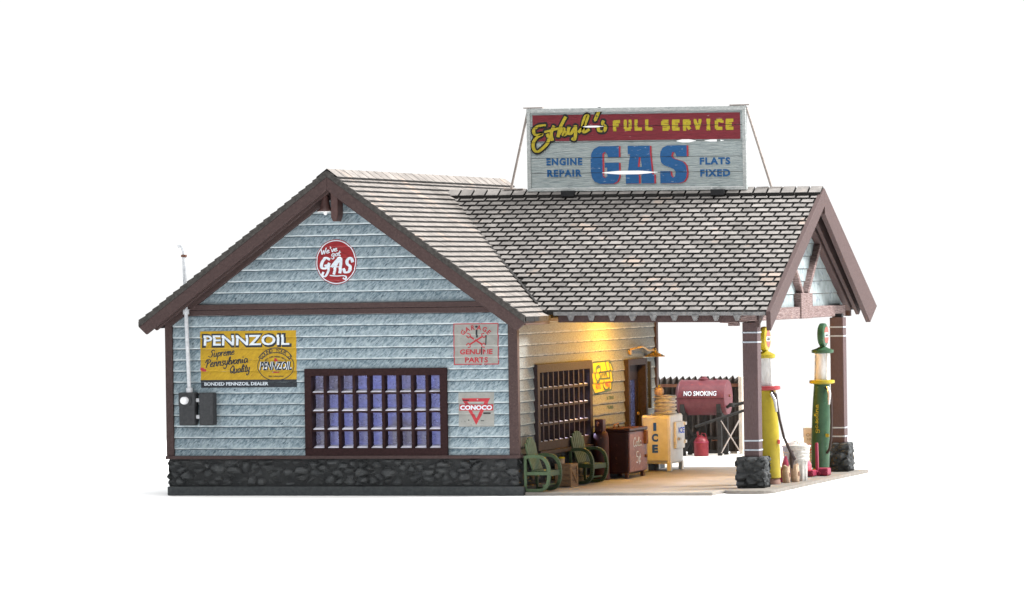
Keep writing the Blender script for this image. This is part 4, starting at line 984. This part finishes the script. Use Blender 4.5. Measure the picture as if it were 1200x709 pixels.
cl = bpy.data.lights.new('cool_room_light', 'POINT'); cl.energy = 1300; cl.color = (.72, .68, 1.0); cl.shadow_soft_size = .05
co = bpy.data.objects.new('cool_room_light', cl); COL.objects.link(co); co.location = (-2.2, 3.4, 2.33)

# ================================================================== OBJECTS
# ---- lawn chairs
def lawn_chair(x, y, label):
    t = thing('lawn_chair', (x, y, 0), label, 'chair', 'green lawn chairs along the side wall')
    w = .64; ZS = .88
    # shell back: slats fanned with rounded top
    mb = MB(); n = 7
    for i in range(n):
        f = (i-(n-1)/2)/((n-1)/2); yc = y+w/2+f*.215; top = .93-.10*abs(f)**2.2; hw = .033
        pts0 = [(x+.15, .33), (x+.07, .55), (x+.035, top*ZS)]
        for (xa, za), (xb, zb) in zip(pts0[:-1], pts0[1:]):
            k0 = 1.0 if za < .5 else 1.0
            mb.hexa([(xa-.012, yc-hw, za), (xa+.012, yc-hw, za), (xa+.012, yc+hw, za), (xa-.012, yc+hw, za), (xb-.012, yc-hw*.97, zb), (xb+.012, yc-hw*.97, zb), (xb+.012, yc+hw*.97, zb), (xb-.012, yc+hw*.97, zb)])
    mb.build('backrest', 'chair', t, bevel=.005)
    mb = MB()
    for i in range(6): mb.box(x+.13+i*.048, x+.174+i*.048, y+.07, y+w-.07, .305-.003*i, .325-.003*i)
    mb.box(x+.40, x+.425, y+.05, y+w-.05, .235, .315); mb.build('seat', 'chair', t, bevel=.004)
    for s in (0, 1):
        yy = y+.03+s*(w-.06); P = smooth_line([(.03, .52), (.18, .54), (.33, .51), (.41, .38), (.41, .17), (.34, .045), (.18, .024), (.06, .030)], 6)
        mb = MB(); hw = .030
        for a, b in zip(P[:-1], P[1:]):
            d = Vector((b[0]-a[0], b[1]-a[1])).normalized(); nx, nz = -d.y*.024, d.x*.024
            mb.hexa([(x+a[0]-nx, yy-hw, a[1]-nz), (x+b[0]-nx, yy-hw, b[1]-nz), (x+b[0]-nx, yy+hw, b[1]-nz), (x+a[0]-nx, yy+hw, a[1]-nz),
                     (x+a[0]+nx, yy-hw, a[1]+nz), (x+b[0]+nx, yy-hw, b[1]+nz), (x+b[0]+nx, yy+hw, b[1]+nz), (x+a[0]+nx, yy+hw, a[1]+nz)])
        mb.box(x+.06, x+.40, yy-.012, yy+.012, .255, .305)
        mb.box(x+.03, x+.07, yy-.02, yy+.02, .03, .52)
        mb.build('arm_and_leg', 'chair', t, bevel=.003)
    mb = MB(); mb.tube([(x+.33, y+.03, .10), (x+.33, y+w-.03, .10)], .016, n=8); mb.build('stretcher', 'chair', t, smooth=True)
    return t
c1 = lawn_chair(.0, 0, 'moss green slatted metal lawn chair nearest the front corner of the wall')
c1.location = (.065, .02, .0)
c2 = copy_tree(c1); c2.location = (.05, 2.44, 0); c2.rotation_euler = (0, 0, math.radians(-6)); c2['label'] = 'moss green metal lawn chair between the crate and the dark cooler'

# ---- crate with tin
CR = thing('wooden_crate', (.27, 1.9, 0), 'small brown slatted crate standing between the two green chairs', 'crate')
a, b, c, d, h = .12, .36, 1.55, 1.95, .35
mb = MB(); mb.box(a+.02, b-.02, c+.02, d-.02, .01, h-.02); mb.build('inner_box', 'crate', CR)
mb = MB()
for i in range(4):
    z = .012+i*.088
    mb.box(a, b, c, c+.018, z, z+.078); mb.box(b-.018, b, c+.019, d-.019, z, z+.078); mb.box(a, b, d-.018, d, z, z+.078); mb.box(a, a+.018, c+.019, d-.019, z, z+.078)
for i in range(4): mb.box(a, b, c+.005+i*.1, c+.09+i*.1, h-.018, h)
mb.build('slats', 'crate', CR, bevel=.004)
mb = MB()
for yy in (c, d-.045): mb.box(b, b+.016, yy, yy+.045, .0, h)
mb.box(b, b+.015, c+.046, d-.046, .0, .045); mb.box(b, b+.015, c+.046, d-.046, h-.045, h)
mb.bar((b+.008, c+.05, h-.06), (b+.008, d-.05, .06), .04, .012, up=(1, 0, 0)); mb.build('battens', 'crate', CR, bevel=.003)
TN = thing('tin_can', (.20, 1.66, .35), 'little tin with an orange lid on the wooden crate', 'can')
mb = MB(); mb.lathe([(.045, .002), (.045, .085)], (.20, 1.66, .35), n=18); mb.build('tin_body', 'sack', TN, smooth=True)
mb = MB(); mb.lathe([(.05, .085), (.05, .105), (.04, .11)], (.20, 1.66, .35), n=18); mb.build('lid', 'ad_orange', TN, smooth=True)

# ---- oil dispenser beside cooler
OD = thing('oil_dispenser', (.2, 4.05, 0), 'tall dark red oil dispenser with a narrow top left of the cooler', 'dispenser')
mb = MB(); mb.lathe([(.0, .005), (.15, .005), (.15, .03), (.135, .05), (.135, .66), (.12, .74), (.085, .78), (.0, .785)], (.20, 3.80, 0), n=24); mb.build('dispenser_body', 'cooler_dark', OD, smooth=True)
mb = MB(); mb.box(.13, .27, 3.72, 3.88, .76, .965); mb.build('dispenser_head', 'cooler_dark', OD, bevel=.012)
mb = MB(); mb.tube([(.20, 3.72, .90), (.20, 3.65, .92), (.20, 3.63, .86)], .014, n=8); mb.build('spout', 'rust', OD, smooth=True)

# ---- cooler
CO = thing('drink_cooler', (.33, 5.0, 0), 'dark maroon drink cooler with faded front marked Cola 5¢ in white', 'cooler')
x0, x1, y0, y1, zt = .10, .58, 4.14, 5.20, .80
mb = MB(); mb.box(x0, x1-.03, y0, y1, .08, zt-.05); cb = mb.build('cooler_body', 'cooler_dark', CO, bevel=.02)
mb = MB(); mb.box(x1-.03, x1, y0+.01, y1-.01, .10, zt-.06); mb.build('front_panel', 'cooler_face', CO, bevel=.01)
mb = MB(); mb.box(x0-.01, x1+.012, y0-.012, y1+.012, zt-.05, zt); mb.build('cooler_lid', 'cooler_dark', CO, bevel=.015)
mb = MB(); mb.tube([(.25, 4.4, zt), (.25, 4.45, zt+.05), (.25, 4.65, zt+.06), (.25, 4.7, zt)], .012, n=8); mb.build('lid_handle', 'rust', CO, smooth=True)
mb = MB(); mb.box(x1, x1+.03, y1-.17, y1-.10, .30, .35); mb.build('cap_catcher', 'rust', CO, bevel=.008)
mb = MB(); mb.box(x1, x1+.05, y1-.22, y1-.12, .52, .74); mb.build('bottle_opener', 'rust', CO, bevel=.008)
for px, py in ((x0+.05, y0+.07), (x1-.07, y0+.07), (x0+.05, y1-.07), (x1-.07, y1-.07)):
    mb = MB(); mb.box(px-.025, px+.025, py-.04, py+.04, .0, .08); mb.build('foot', 'rust', CO)
sh = script2('Cola', 4.34, .50, .080, 0, 0, w=.24, total=.50, slant=.15)+script2('5¢', 4.50, .24, .10, 0, 0, w=.24, total=.30, slant=.1)
decal('lettering', sh, ['ad_white'], 'side', CO, cuts=False, nfun=lambda u, z: .582)

# ---- ice box with tub and sack
IB = thing('ice_box', (.40, 7.1, 0), 'cream white ice chest on legs lettered ICE in blue', 'ice box')
x0, x1, y0, y1 = .09, .58, 6.60, 7.42
mb = MB(); mb.box(x0, x1, y0, y1, .12, .93); ib = mb.build('cabinet', 'icebox', IB, bevel=.035)
mb = MB(); mb.box(x0+.035, x1-.03, y0-.018, y0+.001, .17, .88); mb.build('side_panel', 'icebox', IB, bevel=.012)
for nm, px, py in (('leg', x1-.03, y0+.04), ('leg', x1-.03, y1-.05), ('leg', x0+.05, y0+.05), ('leg', x0+.05, y1-.05)):
    mb = MB(); mb.box(px-.035, px+.035, py-.05, py+.05, .0, .16); mb.build('leg', 'icebox', IB, bevel=.01)
mb = MB(); mb.box(x1+.001, x1+.045, y0+.22, y1-.06, .36, .80); dd = mb.build('hatch', 'icebox', IB, 'small raised hatch lettered ICE', bevel=.014)
mb = MB(); mb.box(x1+.045, x1+.085, y0+.30, y0+.42, .50, .54); mb.build('hatch_handle', 'galv', dd, bevel=.006)
for z in (.44, .74):
    mb = MB(); mb.box(x1+.03, x1+.075, y1-.12, y1-.03, z, z+.05); mb.build('hinge', 'icebox', dd, bevel=.006)
sh = [text2(ch, .135, 0, 0, x0+.235, z, bold=.06, w=wd) for ch, z, wd in (('I', .735, .055), ('C', .555, .11), ('E', .375, .10))]
decal('lettering', sh, ['ice_blue'], 'front', IB, cuts=False, mapf=lambda u, n, z: (u, y0-.018-n, z))
sh = [text2('ICE', .10, 0, 0, y0+.54, .66, bold=.03, w=.36)]
decal('lettering', sh, ['ice_blue'], 'side', IB, cuts=False, nfun=lambda u, z: x1+.045)
TB = thing('ribbed_tub', (.46, 7.0, .93), 'stack of pale ribbed tin tubs on top of the white ice chest', 'tubs')
pr = []
for k in range(5): z = .004+k*.062; pr += [(.165, z), (.190, z+.014), (.190, z+.036), (.165, z+.05)]
pr += [(.165, .30), (.15, .305)]
mb = MB(); mb.lathe(pr, (.40, 6.97, .93), n=32); mb.build('tub_wall', 'galv', TB, smooth=True)
mb = MB(); mb.lathe([(.178, .304), (.182, .312), (.02, .322)], (.40, 6.97, .93), n=32); mb.build('tub_lid', 'galv', TB, smooth=True)
SK = thing('small_sack', (.30, 6.97, 1.25), 'small rounded brown sack sitting on the ribbed tubs', 'sack')
mb = MB(); mb.lathe([(.0, .003), (.07, .003), (.082, .03), (.08, .08), (.06, .115), (.02, .125), (0, .126)], (.30, 6.97, 1.25), n=16); mb.build('sack_body', 'sack', SK, smooth=True)
mb = MB(); mb.lathe([(.018, .12), (.02, .15), (.028, .165)], (.30, 6.97, 1.25), n=12); mb.build('sack_neck', 'pump_y', SK, smooth=True)

# ---- corrugated fence
FN = thing('corrugated_fence', (-1, 13.5, 0), 'dark corrugated iron fence with a zigzag top behind the maroon tank', 'fence')
mb = MB(); x = -2.4; k = 0; st = .058; xs = []
while x < .0: xs.append(x); x += st
V = []; F = []
for i, x in enumerate(xs):
    yy = 13.5+(.05 if i % 2 else -.05)*1.0; zt = 1.37+(.028 if i % 2 else -.034)+random.uniform(-.008, .008); V += [(x, yy, .03), (x, yy, zt), (x, yy+.014, .03), (x, yy+.014, zt)]
for i in range(len(xs)-1):
    a = i*4; b = a+4; F += [(a, b, b+1, a+1), (a+2, a+3, b+3, b+2), (a+1, b+1, b+3, a+3), (a, a+2, b+2, b)]
mb.mesh(V, F); mb.build('corrugated_sheet', 'fence', FN, fix=False)
mb = MB(); mb.box(-2.4, -.0, 13.40, 13.445, 1.20, 1.255); mb.build('top_rail', 'rust', FN)
mb = MB(); mb.box(-2.4, -.0, 13.40, 13.445, .26, .30); mb.build('bottom_rail', 'stand', FN)
mb = MB(); mb.box(.0, .07, 13.38, 13.55, .0, 1.385); mb.build('fence_post', 'fencepost', FN, bevel=.008)
for x in (-.87, -.47, -.2, -1.2, -1.7):
    mb = MB(); mb.box(x, x+.12, 13.50, 13.56, -.004, .03); mb.build('fence_foot', 'fencepost', FN)

# ---- storage tank
TK = thing('fuel_tank', (-.45, 12.75, 0), 'maroon horizontal fuel tank marked NO SMOKING on a black stand', 'tank')
cx0, cx1, cyk, czk, R = -.90, -.02, 12.75, 1.03, .315
mb = MB(); mb.lathe([(.0, cx0-.07), (.16, cx0-.055), (.26, cx0-.03), (R, cx0+.02), (R, cx1-.02), (R-.01, cx1), (.0, cx1+.012)], (0, cyk, czk), axis='x', n=40); tk = mb.build('tank_shell', 'tank', TK, smooth=True)
mb = MB(); mb.lathe([(R+.002, cx0+.02), (R+.008, cx0+.028), (R+.002, cx0+.036)], (0, cyk, czk), axis='x', n=40); mb.build('seam', 'tank', TK, smooth=True)
mb = MB(); mb.box(cx0-.02, cx1+.0, cyk-R-.006, cyk-R+.02, czk-.012, czk-.004); mb.build('seam', 'cooler_dark', TK)
mb = MB(); mb.lathe([(.09, .30), (.09, .335), (.06, .35), (.055, .375), (.0, .378)], (-.47, cyk, czk), n=20); mb.build('filler_cap', 'tank', TK, smooth=True)
mb = MB(); mb.lathe([(.03, .30), (.03, .34)], (-.25, cyk, czk), n=12); mb.build('vent_cap', 'tank', TK, smooth=True)
mb = MB(); mb.lathe([(.025, 0), (.025, .03), (.0, .035)], (cx1+.005, cyk+.02, czk+.03), axis='x', n=12); mb.build('valve', 'rust', TK, smooth=True)
sh = [text2('NO SMOKING', .085, 0, 1, -.46, czk+.080, bold=.022, w=.60)]
decal('lettering', sh, ['ad_white'], 'front', TK, cuts=False, extra=[czk+.02+.01*k for k in range(14)], mapf=lambda u, n, z: (u, cyk-math.sqrt(max(0, (R+.002+n)**2-(z-czk)**2)), z))
for x in (-.80, -.13):
    for yy in (cyk-.22, cyk+.22):
        mb = MB(); mb.bar((x, yy, .0), (x, yy, .80), .075, .055, up=(0, 1, 0)); mb.build('leg', 'stand', TK)
    mb = MB(); mb.box(x-.05, x+.05, cyk-.26, cyk+.26, .70, .76); mb.hexa([(x-.04, cyk-.28, .76), (x+.04, cyk-.28, .76), (x+.04, cyk-.14, .76), (x-.04, cyk-.14, .76), (x-.04, cyk-.30, .92), (x+.04, cyk-.30, .92), (x+.04, cyk-.22, .80), (x-.04, cyk-.22, .80)]); mb.build('saddle', 'stand', TK)
for (a, b) in (((-.10, cyk-.25, .05), (.10, cyk+.3, .62)), ((-.10, cyk-.25, .62), (.10, cyk+.3, .05))):
    mb = MB(); mb.bar(a, b, .02, .014); mb.build('cross_brace', 'metal_grey', TK)
for (a, b) in (((-.80, cyk-.25, .05), (-.55, cyk+.25, .60)), ((-.80, cyk-.25, .62), (-.55, cyk+.25, .05))):
    mb = MB(); mb.bar(a, b, .045, .03); mb.build('cross_brace', 'stand', TK)
mb = MB(); mb.box(-.84, -.10, cyk+.19, cyk+.25, .02, .08); mb.box(-.58, -.50, cyk+.18, cyk+.26, .0, .76); mb.build('sleeper', 'stand', TK)
mb = MB(); mb.tube([(-.55, cyk-.34, .52), (-.30, cyk-.36, .60), (-.05, cyk-.36, .68), (.15, cyk-.36, .74), (.40, cyk-.36, .82)], .026, n=10)
mb.tube([(.0, cyk-.15, .86), (.06, cyk-.2, .90), (.16, cyk-.2, .90), (.36, cyk-.2, .95)], .030, n=10)
mb.lathe([(.055, 0), (.055, .07)], (.10, cyk-.2, .865), n=12); mb.build('outlet_pipe', 'stand', TK, smooth=True)
# fuel can
FC = thing('fuel_can', (-.45, 12.45, 0), 'red fuel can with spout on the ground below the maroon tank', 'fuel can')
mb = MB(); mb.lathe([(.0, .0), (.125, .0), (.13, .02), (.13, .24), (.12, .28), (.085, .33), (.04, .35), (.035, .365), (0, .366)], (-.447, 12.42, .0), n=28); mb.build('can_body', 'can', FC, smooth=True)
mb = MB(); mb.tube([(-.50, 12.42, .34), (-.51, 12.42, .40), (-.515, 12.42, .43)], [.022, .018, .022], n=10); mb.tube([(-.46, 12.42, .34), (-.43, 12.42, .405), (-.37, 12.42, .395), (-.345, 12.42, .31)], .011, n=8); mb.build('handle_and_spout', 'can', FC, smooth=True)
mb = MB(); mb.lathe([(.132, .235), (.136, .245), (.132, .255)], (-.447, 12.42, 0), n=28); mb.build('can_rim', 'maroon', FC, smooth=True)
mb = MB(); mb.bar((-.30, 12.6, .27), (-.14, 12.6, .27), .015, .015); mb.build('rail_bar', 'rust', FC)

# ---- gas pumps
def gas_pump(x, y, label, mb_body, mb_top, mb_collar, mb_foot, lean=(0, 0), fl=.178):
    t = thing('gas_pump', (x, y, .004), label, 'gas pump', 'visible-glass gas pumps on the island')
    L = lambda z: (x+lean[0]*z, y+lean[1]*z, 0)
    def ring(mb, prof, n=28):
        vs = []; 
        for r, h in prof:
            c = L(h)
            for k in range(n): a = 2*PI*k/n; vs.append((c[0]+r*math.cos(a), c[1]+r*math.sin(a), h+.004))
        m = len(prof); mb.mesh(vs, [(i*n+k, i*n+(k+1) % n, (i+1)*n+(k+1) % n, (i+1)*n+k) for i in range(m-1) for k in range(n)]+[tuple(range(n))[::-1], tuple(range((m-1)*n, m*n))])
    mb = MB(); ring(mb, [(.135, 0), (.135, .05), (.115, .10)]); mb.build('pump_foot', mb_foot, t, smooth=True)
    mb = MB(); ring(mb, [(.12, .09), (.145, .10), (.15, .45), (.155, .52), (.152, .60), (.150, .9), (.140, 1.2), (.128, 1.42), (.128, 1.44)]); mb.build('pump_body', mb_body, t, smooth=True)
    mb = MB(); ring(mb, [(.13, 1.435), (.20, 1.45), (.205, 1.47), (.20, 1.50), (.13, 1.505)]); mb.build('collar', mb_collar, t, smooth=True)
    mb = MB(); ring(mb, [(.124, 1.505), (.124, 1.93)], 32); mb.build('glass_cylinder', 'pump_glass', t, smooth=True)
    mb = MB()
    for k in range(4):
        a = PI/4+k*PI/2; c0 = L(1.5); c1_ = L(1.94); mb.tube([(c0[0]+.133*math.cos(a), c0[1]+.133*math.sin(a), 1.5), (c1_[0]+.133*math.cos(a), c1_[1]+.133*math.sin(a), 1.94)], .006, n=6)
    mb.build('cage_rods', 'galv', t, smooth=True)
    mb = MB(); ring(mb, [(.13, 1.93), (fl-.003, 1.94), (fl, 1.985), (.10, 2.01), (.045, 2.04), (.05, 2.07)]); mb.build('pump_cap', mb_top, t, smooth=True)
    c = L(2.23); zc = 2.23
    mb = MB(); mb.lathe([(.0, -.058), (.155, -.058), (.185, -.040), (.19, 0), (.185, .040), (.155, .058), (.0, .058)], (c[0], c[1], zc), axis='x', n=36); gb = mb.build('globe', mb_top, t, smooth=True)
    for s in (1, -1):
        mb = MB(); X = c[0]+s*.060; r = .130; n = 32
        top = [(X, c[1]+r*math.cos(a), zc+r*math.sin(a)) for a in [math.asin(.3)+k*(PI-2*math.asin(.3))/16 for k in range(17)]]
        bot = [(X, c[1]+r*math.cos(a), zc+r*math.sin(a)) for a in [PI+math.asin(.3)+k*(PI-2*math.asin(.3))/16 for k in range(17)]]
        mid = [top[-1], (X, top[-1][1], bot[0][2]), (X, bot[-1][1], bot[-1][2]), top[0]]
        mb.face(top, 0); mb.face(bot, 0); mb.face([(X, c[1]-.124, zc+.037), (X, c[1]-.124, zc-.037), (X, c[1]+.124, zc-.037), (X, c[1]+.124, zc+.037)], 1)
        mb.build('globe_face', ['salmon', 'signframe'], gb, fix=False)
        sh = [text2('GAS', .05, 0, 0, 0, 0, bold=.03, w=.17)]
        decal('lettering', sh, ['black'], 'side', gb, cuts=False, mapf=lambda u, n, z, s=s, X=X: (X+s*.003, c[1]+u*s, zc+z))
    return t, L
t, L = gas_pump(3.345, 2.35, 'yellow gas pump with red collar behind the near post', 'pump_y', 'pump_y', 'pump_red', 'foot', lean=(-.035, 0), fl=.150)
mb = MB(); hp = [(3.40, 2.24, 1.42), (3.46, 2.18, 1.38), (3.49, 2.16, 1.22), (3.52, 2.2, 1.0), (3.56, 2.3, .72), (3.63, 2.45, .48), (3.66, 2.55, .38)]
hp2 = [(3.36, 2.24, 1.42)]
mb.tube([tuple(v) for v in hp], [.026, .03, .024, .02, .02, .026, .03], n=10); mb.build('hose', 'hose', t, smooth=True)
mb = MB(); mb.tube([(3.63, 2.48, .50), (3.62, 2.55, .38), (3.60, 2.6, .24)], [.03, .045, .02], n=10); mb.build('hose_end', 'hose', t, smooth=True)
mb = MB(); mb.tube([(3.40, 2.18, 1.40), (3.47, 2.12, 1.30), (3.50, 2.10, 1.12)], [.022, .026, .018], n=10); mb.build('nozzle', 'chrome', t, smooth=True)
mb = MB(); mb.lathe([(.035, 0), (.035, .03), (0, .035)], (3.465, 2.30, .655), axis='x', n=14); mb.build('knob', 'salmon', t, smooth=True)
t, L = gas_pump(3.30, 5.75, 'dark green gas pump with yellow collar beside the far post', 'pump_g', 'pump_g', 'pump_y', 'pump_y', lean=(.035, 0))
mb = MB(); mb.tube([(3.44, 5.65, 1.38), (3.50, 5.60, 1.36), (3.53, 5.6, 1.2), (3.535, 5.6, .85), (3.52, 5.6, .55), (3.49, 5.62, .40), (3.44, 5.66, .34)], .022, n=10); mb.build('hose', 'hose', t, smooth=True)
mb = MB(); mb.tube([(3.49, 5.55, 1.40), (3.53, 5.5, 1.30), (3.52, 5.5, 1.12)], [.022, .028, .016], n=10); mb.build('nozzle', 'chrome', t, smooth=True)
mb = MB(); mb.lathe([(.03, 0), (.03, .05), (0, .055)], (3.44, 5.6, .62), axis='x', n=14); mb.build('knob', 'pump_y', t, smooth=True)
sh = script2('gasoline', 0, 0, .036, 0, 0, w=.34, slant=.1, total=.46)
decal('emblem', sh, ['pump_y'], 'front', t, cuts=False, mapf=lambda u, n, z: (3.268+.035*(.66+u)-z+.02, 5.75-.165-n, .66+u))

# ---- rubbish bin, sacks, jack, placard
BN = thing('ash_can', (3.48, 3.5, .004), 'pale ribbed ash can heaped with crumpled paper between the pumps', 'bin')
bx0, by0 = 3.47, 3.45
vs = []; n = 48; prof_ = [(.145, 0), (.15, .02), (.152, .24), (.165, .30), (.19, .31), (.195, .35), (.185, .36), (.195, .40), (.188, .41), (.20, .45), (.193, .46), (.205, .52), (.215, .53), (.215, .55), (.19, .555)]
for r, h in prof_:
    for k in range(n):
        a = 2*PI*k/n; rr_ = r*1.06+(.010*(1 if (k // 2) % 2 else -1) if h < .3 else .002*math.sin(k*1.7+h*30)); vs.append((bx0+rr_*math.cos(a), by0+rr_*math.sin(a), h+.004))
mb = MB(); m = len(prof_); mb.mesh(vs, [(i*n+k, i*n+(k+1) % n, (i+1)*n+(k+1) % n, (i+1)*n+k) for i in range(m-1) for k in range(n)]+[tuple(range(n))[::-1]]); mb.build('can_wall', 'galv', BN, smooth=True)
mb = MB(); vs = []; n = 30; R_ = 8
for i in range(R_+1):
    for k in range(n):
        a = 2*PI*k/n; r = .19*(1-i/R_); z = .55+.075*(1-(1-i/R_)**2)+.045*noise.noise(Vector((r*math.cos(a)*22, r*math.sin(a)*22, 3)))*min(1, i/2); vs.append((bx0+r*math.cos(a), by0+r*math.sin(a), z))
mb.mesh(vs, [(i*n+k, i*n+(k+1) % n, (i+1)*n+(k+1) % n, (i+1)*n+k) for i in range(R_) for k in range(n)]); mb.build('crumpled_paper', 'rubbish', BN)
def sack(x, y, h, r, label, seed):
    t = thing('paper_sack', (x, y, .004), label, 'sack', 'tan sacks beside the ash can')
    mb = MB(); n = 18; pf = [(.85, 0), (.98, .05), (1.08, .30), (1.02, .55), (1.05, .72), (.92, .86), (1.0, 1.0), (.8, .95)]; vs = []
    for a_, b_ in pf:
        for k in range(n):
            a = 2*PI*k/n; e = 1+.16*noise.noise(Vector((math.cos(a)*2+seed, math.sin(a)*2, b_*5)))
            vs.append((x+r*a_*e*math.cos(a), y+r*a_*e*1.2*math.sin(a), .004+h*b_*(1+.05*math.sin(a*3+seed))))
    m = len(pf); mb.mesh(vs, [(i*n+k, i*n+(k+1) % n, (i+1)*n+(k+1) % n, (i+1)*n+k) for i in range(m-1) for k in range(n)]+[tuple(range(n))[::-1], tuple(range((m-1)*n, m*n))])
    mb.build('sack_body', 'sack', t, smooth=True)
    mb = MB(); mb.box(x+r*.95, x+r*1.12, y-r*.5, y+r*.5, h*.35, h*.62); mb.build('side_label', 'rust', t, bevel=.004)
sack(3.475, 2.75, .26, .058, 'small tan sack standing next to the foot of the yellow pump', 1.3)
sack(3.55, 3.02, .27, .062, 'tan sack with a pale flap leaning on the ash can', 4.1)
SH = thing('red_rag_bundle', (3.36, 3.05, .004), 'dark red bundle leaning behind the tan sacks', 'bundle')
mb = MB(); vs = []; n = 14
for i in range(8):
    f = i/7
    for k in range(n):
        a = 2*PI*k/n; r = .085*(1-f**2*.85)*(1+.35*noise.noise(Vector((math.cos(a)*3, math.sin(a)*3, f*6)))); vs.append((3.37+r*math.cos(a)+.03*f, 3.05+r*math.sin(a), .004+.40*f))
mb.mesh(vs, [(i*n+k, i*n+(k+1) % n, (i+1)*n+(k+1) % n, (i+1)*n+k) for i in range(7) for k in range(n)]+[tuple(range(n))[::-1], tuple(range(7*n, 8*n))]); mb.build('bundle_cloth', 'maroon', SH, smooth=True)
JK = thing('floor_jack', (3.40, 4.9, .004), 'maroon floor jack with upright handle beside the green pump', 'jack')
jx, jy = 3.46, 4.90
mb = MB(); mb.box(jx-.20, jx-.0, jy-.30, jy-.05, .01, .11); mb.box(jx-.02, jx+.17, jy-.02, jy+.22, .01, .13); mb.box(jx-.17, jx+.02, jy-.08, jy+.02, .05, .10); mb.build('jack_base', 'maroon', JK, bevel=.02)
mb = MB(); mb.bar((jx+.0, jy-.02, .08), (jx-.005, jy-.02, .535), .05, .06, up=(0, 1, 0)); mb.build('handle', 'maroon', JK, bevel=.018)
for (a, b) in ((-.17, -.31), (-.03, -.31), (.02, -.03), (.14, -.03)):
    mb = MB(); mb.lathe([(.035, 0), (.035, -.02)], (jx+a, jy+b, .045), axis='y', n=14); mb.build('wheel', 'maroon', JK, smooth=True)
RC = thing('red_canister', (3.22, 5.05, .004), 'pinkish red canister tucked behind the floor jack', 'canister')
mb = MB(); mb.lathe([(.0, 0), (.10, 0), (.105, .02), (.105, .17), (.085, .22), (.05, .25), (.02, .29), (0, .29)], (3.20, 5.12, .004), n=22); mb.build('canister_body', 'pink', RC, smooth=True)
mb = MB(); mb.tube([(3.15, 5.1, .25), (3.17, 5.1, .31), (3.23, 5.1, .31), (3.25, 5.1, .25)], .012, n=8); mb.build('canister_handle', 'maroon', RC, smooth=True)
PC = thing('price_placard', (3.08, 5.95, .004), 'white upright placard with a red mark behind the ash can', 'sign')
mb = MB(); mb.box(2.985, 3.215, 5.93, 5.97, .16, .735); mb.build('board', 'white', PC, bevel=.006)
mb = MB(); mb.box(2.985, 3.02, 5.97, 6.0, .0, .73); mb.box(3.18, 3.215, 5.97, 6.0, .0, .73); mb.box(2.96, 3.24, 5.85, 6.08, .0, .03); mb.build('stand', 'galv', PC)
sh = [text2('OIL', .055, 0, 0, 3.10, .62, bold=.02, w=.14), text2('10¢', .045, 0, 0, 3.10, .545, bold=.02, w=.10), ellipse2(3.10, .42, .05, .055, 1, 0, hole=(.025, .028)), rect2(3.06, .33, 3.14, .345, 1, 0), rect2(3.05, .28, 3.15, .29, 0, 0), rect2(3.05, .25, 3.13, .26, 0, 0)]
decal('lettering', sh, ['galv', 'pink'], 'front', PC, cuts=False, mapf=lambda u, n, z: (u, 5.93-n, z))
# remove unused blank meshes
for m_ in list(bpy.data.meshes):
    if m_.users == 0: bpy.data.meshes.remove(m_)
